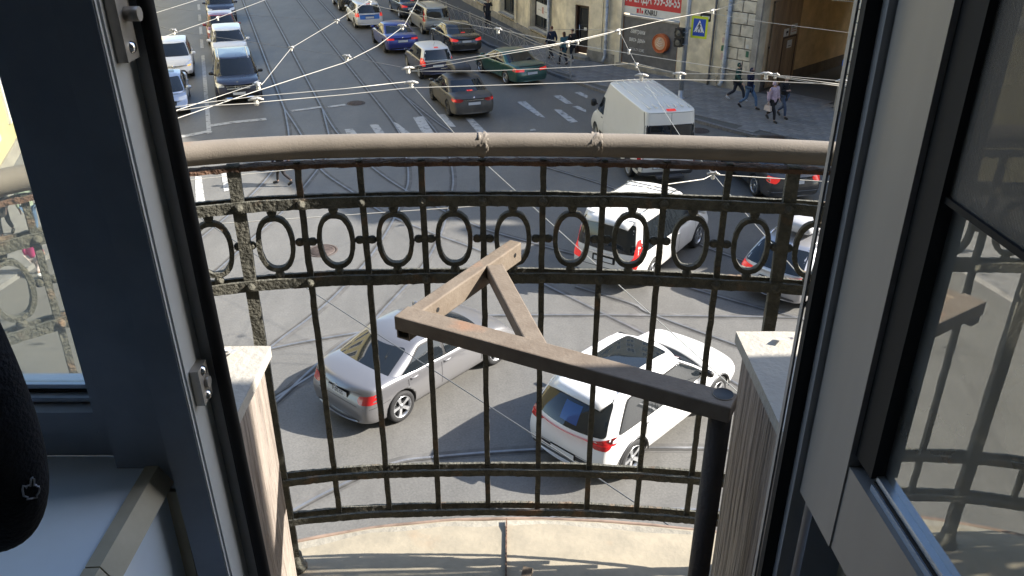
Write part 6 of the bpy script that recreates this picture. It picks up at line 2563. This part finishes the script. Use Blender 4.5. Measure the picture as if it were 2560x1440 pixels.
W('long lower contact wire crossing the whole street under the porcelain insulators', [(340, 290), (424, 280), (530, 264), (641, 258), (653, 255), (860, 237), (1020, 220), (1460, 206), (1607, 198), (1916, 203), (2110, 212), (2200, 216)], 5.97, .014)
W('long upper contact wire ending at the middle insulator', [(380, 278), (478, 261), (639, 241), (860, 222), (1020, 204)], 6.0, .012)
W('bright contact wire rising from the middle insulator to the crossing sign', [(1022, 168), (1420, 105), (1547, 76), (1660, 50), (1782, 27), (1872, 0), (1930, -18)], 6.0, .013)
W('second contact wire just below the one rising to the crossing sign', [(1027, 178), (1445, 103), (1547, 78)], 5.97, .011)
W('contact wire crossing the green saloon lamps to the street pole', [(1030, 178), (1080, 178), (1230, 177), (1460, 167), (1588, 158), (1694, 184), (1916, 186), (2110, 203), (2200, 210)], 6.0, .011)
W('contact wire descending past the white car with blue tailgate to the gateway', [(890, 0), (925, 12), (1090, 47), (1245, 74), (1419, 109), (1576, 134), (1916, 187), (2110, 212)], 6.0, .011)
W('diagonal guy wire from the middle insulator over the people carrier to the white SUV', [(1030, 212), (1135, 332), (1216, 411), (1618, 777), (1833, 970), (1990, 1120)], 6.0, .0085, 'wire', 'guy_wire')
W('diagonal guy wire over the roof of the white van to the estate car', [(1548, 76), (1572, 126), (1591, 162), (1604, 190), (1700, 339), (1783, 436), (1861, 530), (2009, 700), (2100, 810)], 6.0, .0085, 'wire', 'guy_wire')
W('short contact wire above the people carrier and dark grey saloon', [(1400, 506), (1516, 482), (1759, 448), (1783, 436), (2065, 454), (2200, 463)], 6.0, .011)
W('contact wire just below the handrail on the left', [(380, 464), (464, 451), (884, 408), (960, 398)], 6.0, .0085)
W('contact wire crossing the row of ovals on the left', [(440, 570), (564, 558), (1240, 512), (1330, 505)], 6.0, .0085)
W('dark diagonal wire from the left ovals down past the silver saloon', [(440, 505), (580, 598), (797, 740), (1341, 1092), (1690, 1325), (1800, 1398)], 6.0, .0085, 'wire_dark', 'guy_wire')
W('pale wire crossing in front of the gate leaf', [(1770, 32), (1916, 56), (2141, 84), (2220, 94)], 6.0, .010)
W('pale wire at the top edge beside the right gate pier', [(2079, 0), (2135, 4), (2200, 9)], 6.0, .010)
W('pair of thin ropes twisting together before the gate pier', [(1930, 190), (2020, 205), (2105, 216)], 5.98, .010)


def fitting(uv, uv2, label, big=True, z=6.0):
    p = G(*uv, z)
    q = G(*uv2, z)
    d = (q - p).normalized()
    t = thing('wire_fitting', label, 'wire fitting', p, atan2(d.y, d.x), 'porcelain fittings on the overhead wires')
    s = .80 if big else .5
    part('clamp', MB().tube([(-.16 * s, 0, .0), (-.07 * s, 0, .02), (.07 * s, 0, .02), (.16 * s, 0, 0)], [.014, .034 * s, .034 * s, .014], 8), 'clamp', t)
    part('insulator', MB().lathe([(.0, -.10 * s), (.040 * s, -.09 * s), (.055 * s, -.05 * s), (.032 * s, -.03 * s), (.055 * s, 0), (.032 * s, .02 * s), (.05 * s, .05 * s), (.0, .08 * s)], 12, 0, 'z', Matrix.Translation((.0, 0, -.02))), 'porcelain', t)
    part('bolt', MB().tube([(.03, -.07 * s, .03), (.03, .07 * s, .03)], .014, 6), 'clamp', t)
    return t


for uv, uv2, lb, bg_ in (((433, 77), (480, 84), 'wire fitting left of the white crossover roof', True), ((544, 45), (600, 25), 'wire fitting over the red hatchback windscreen', False),
                         ((728, 120), (800, 132), 'small knot where the bent wire meets the span wire', False), ((842, 52), (900, 58), 'small knot above the tram rails at the top', False),
                         ((867, 142), (920, 152), 'wire fitting left of the white roofed hatchback', True), ((1005, 65), (1060, 72), 'wire fitting over the bright blue saloon', True),
                         ((645, 212), (650, 240), 'insulator over the right headlamp of the star SUV', True), ((640, 250), (700, 246), 'insulator just under the one on the star SUV', True),
                         ((1020, 172), (1080, 165), 'upper insulator of the pair left of the dusty saloon', True), ((1028, 208), (1090, 205), 'lower insulator of the pair left of the dusty saloon', True),
                         ((1420, 107), (1480, 96), 'insulator in front of the teal jacket', True), ((1445, 104), (1500, 95), 'insulator right of the teal jacket', False),
                         ((1547, 77), (1600, 66), 'fitting on the coffee board where four wires meet', True), ((1572, 128), (1600, 170), 'fitting below the lettering of the coffee board', False),
                         ((1591, 162), (1604, 190), 'turnbuckle under the coffee board', False), ((1604, 190), (1650, 192), 'square insulator over the front of the white van roof', True),
                         ((1698, 186), (1760, 186), 'small insulator beside the foot of the street pole', True), ((1916, 186), (1980, 188), 'insulator in front of the gateway above the pink jacket', True),
                         ((1938, 188), (1990, 192), 'thin clamp right of the gateway insulator', False), ((2107, 205), (2160, 210), 'end clamp at the right gate pier', True),
                         ((1783, 436), (1830, 438), 'small knot just below the handrail right of the white van', False), ((1782, 27), (1830, 14), 'fitting beside the crossing sign', True),
                         ((1245, 74), (1290, 82), 'fitting in front of the guard railing', True), ((925, 6), (960, 14), 'insulator at the top above the blue tailgate', False),
                         ((410, 292), (450, 280), 'clamp over the bumper of the pale blue silver saloon', False)):
    fitting(uv, uv2, lb, bg_)
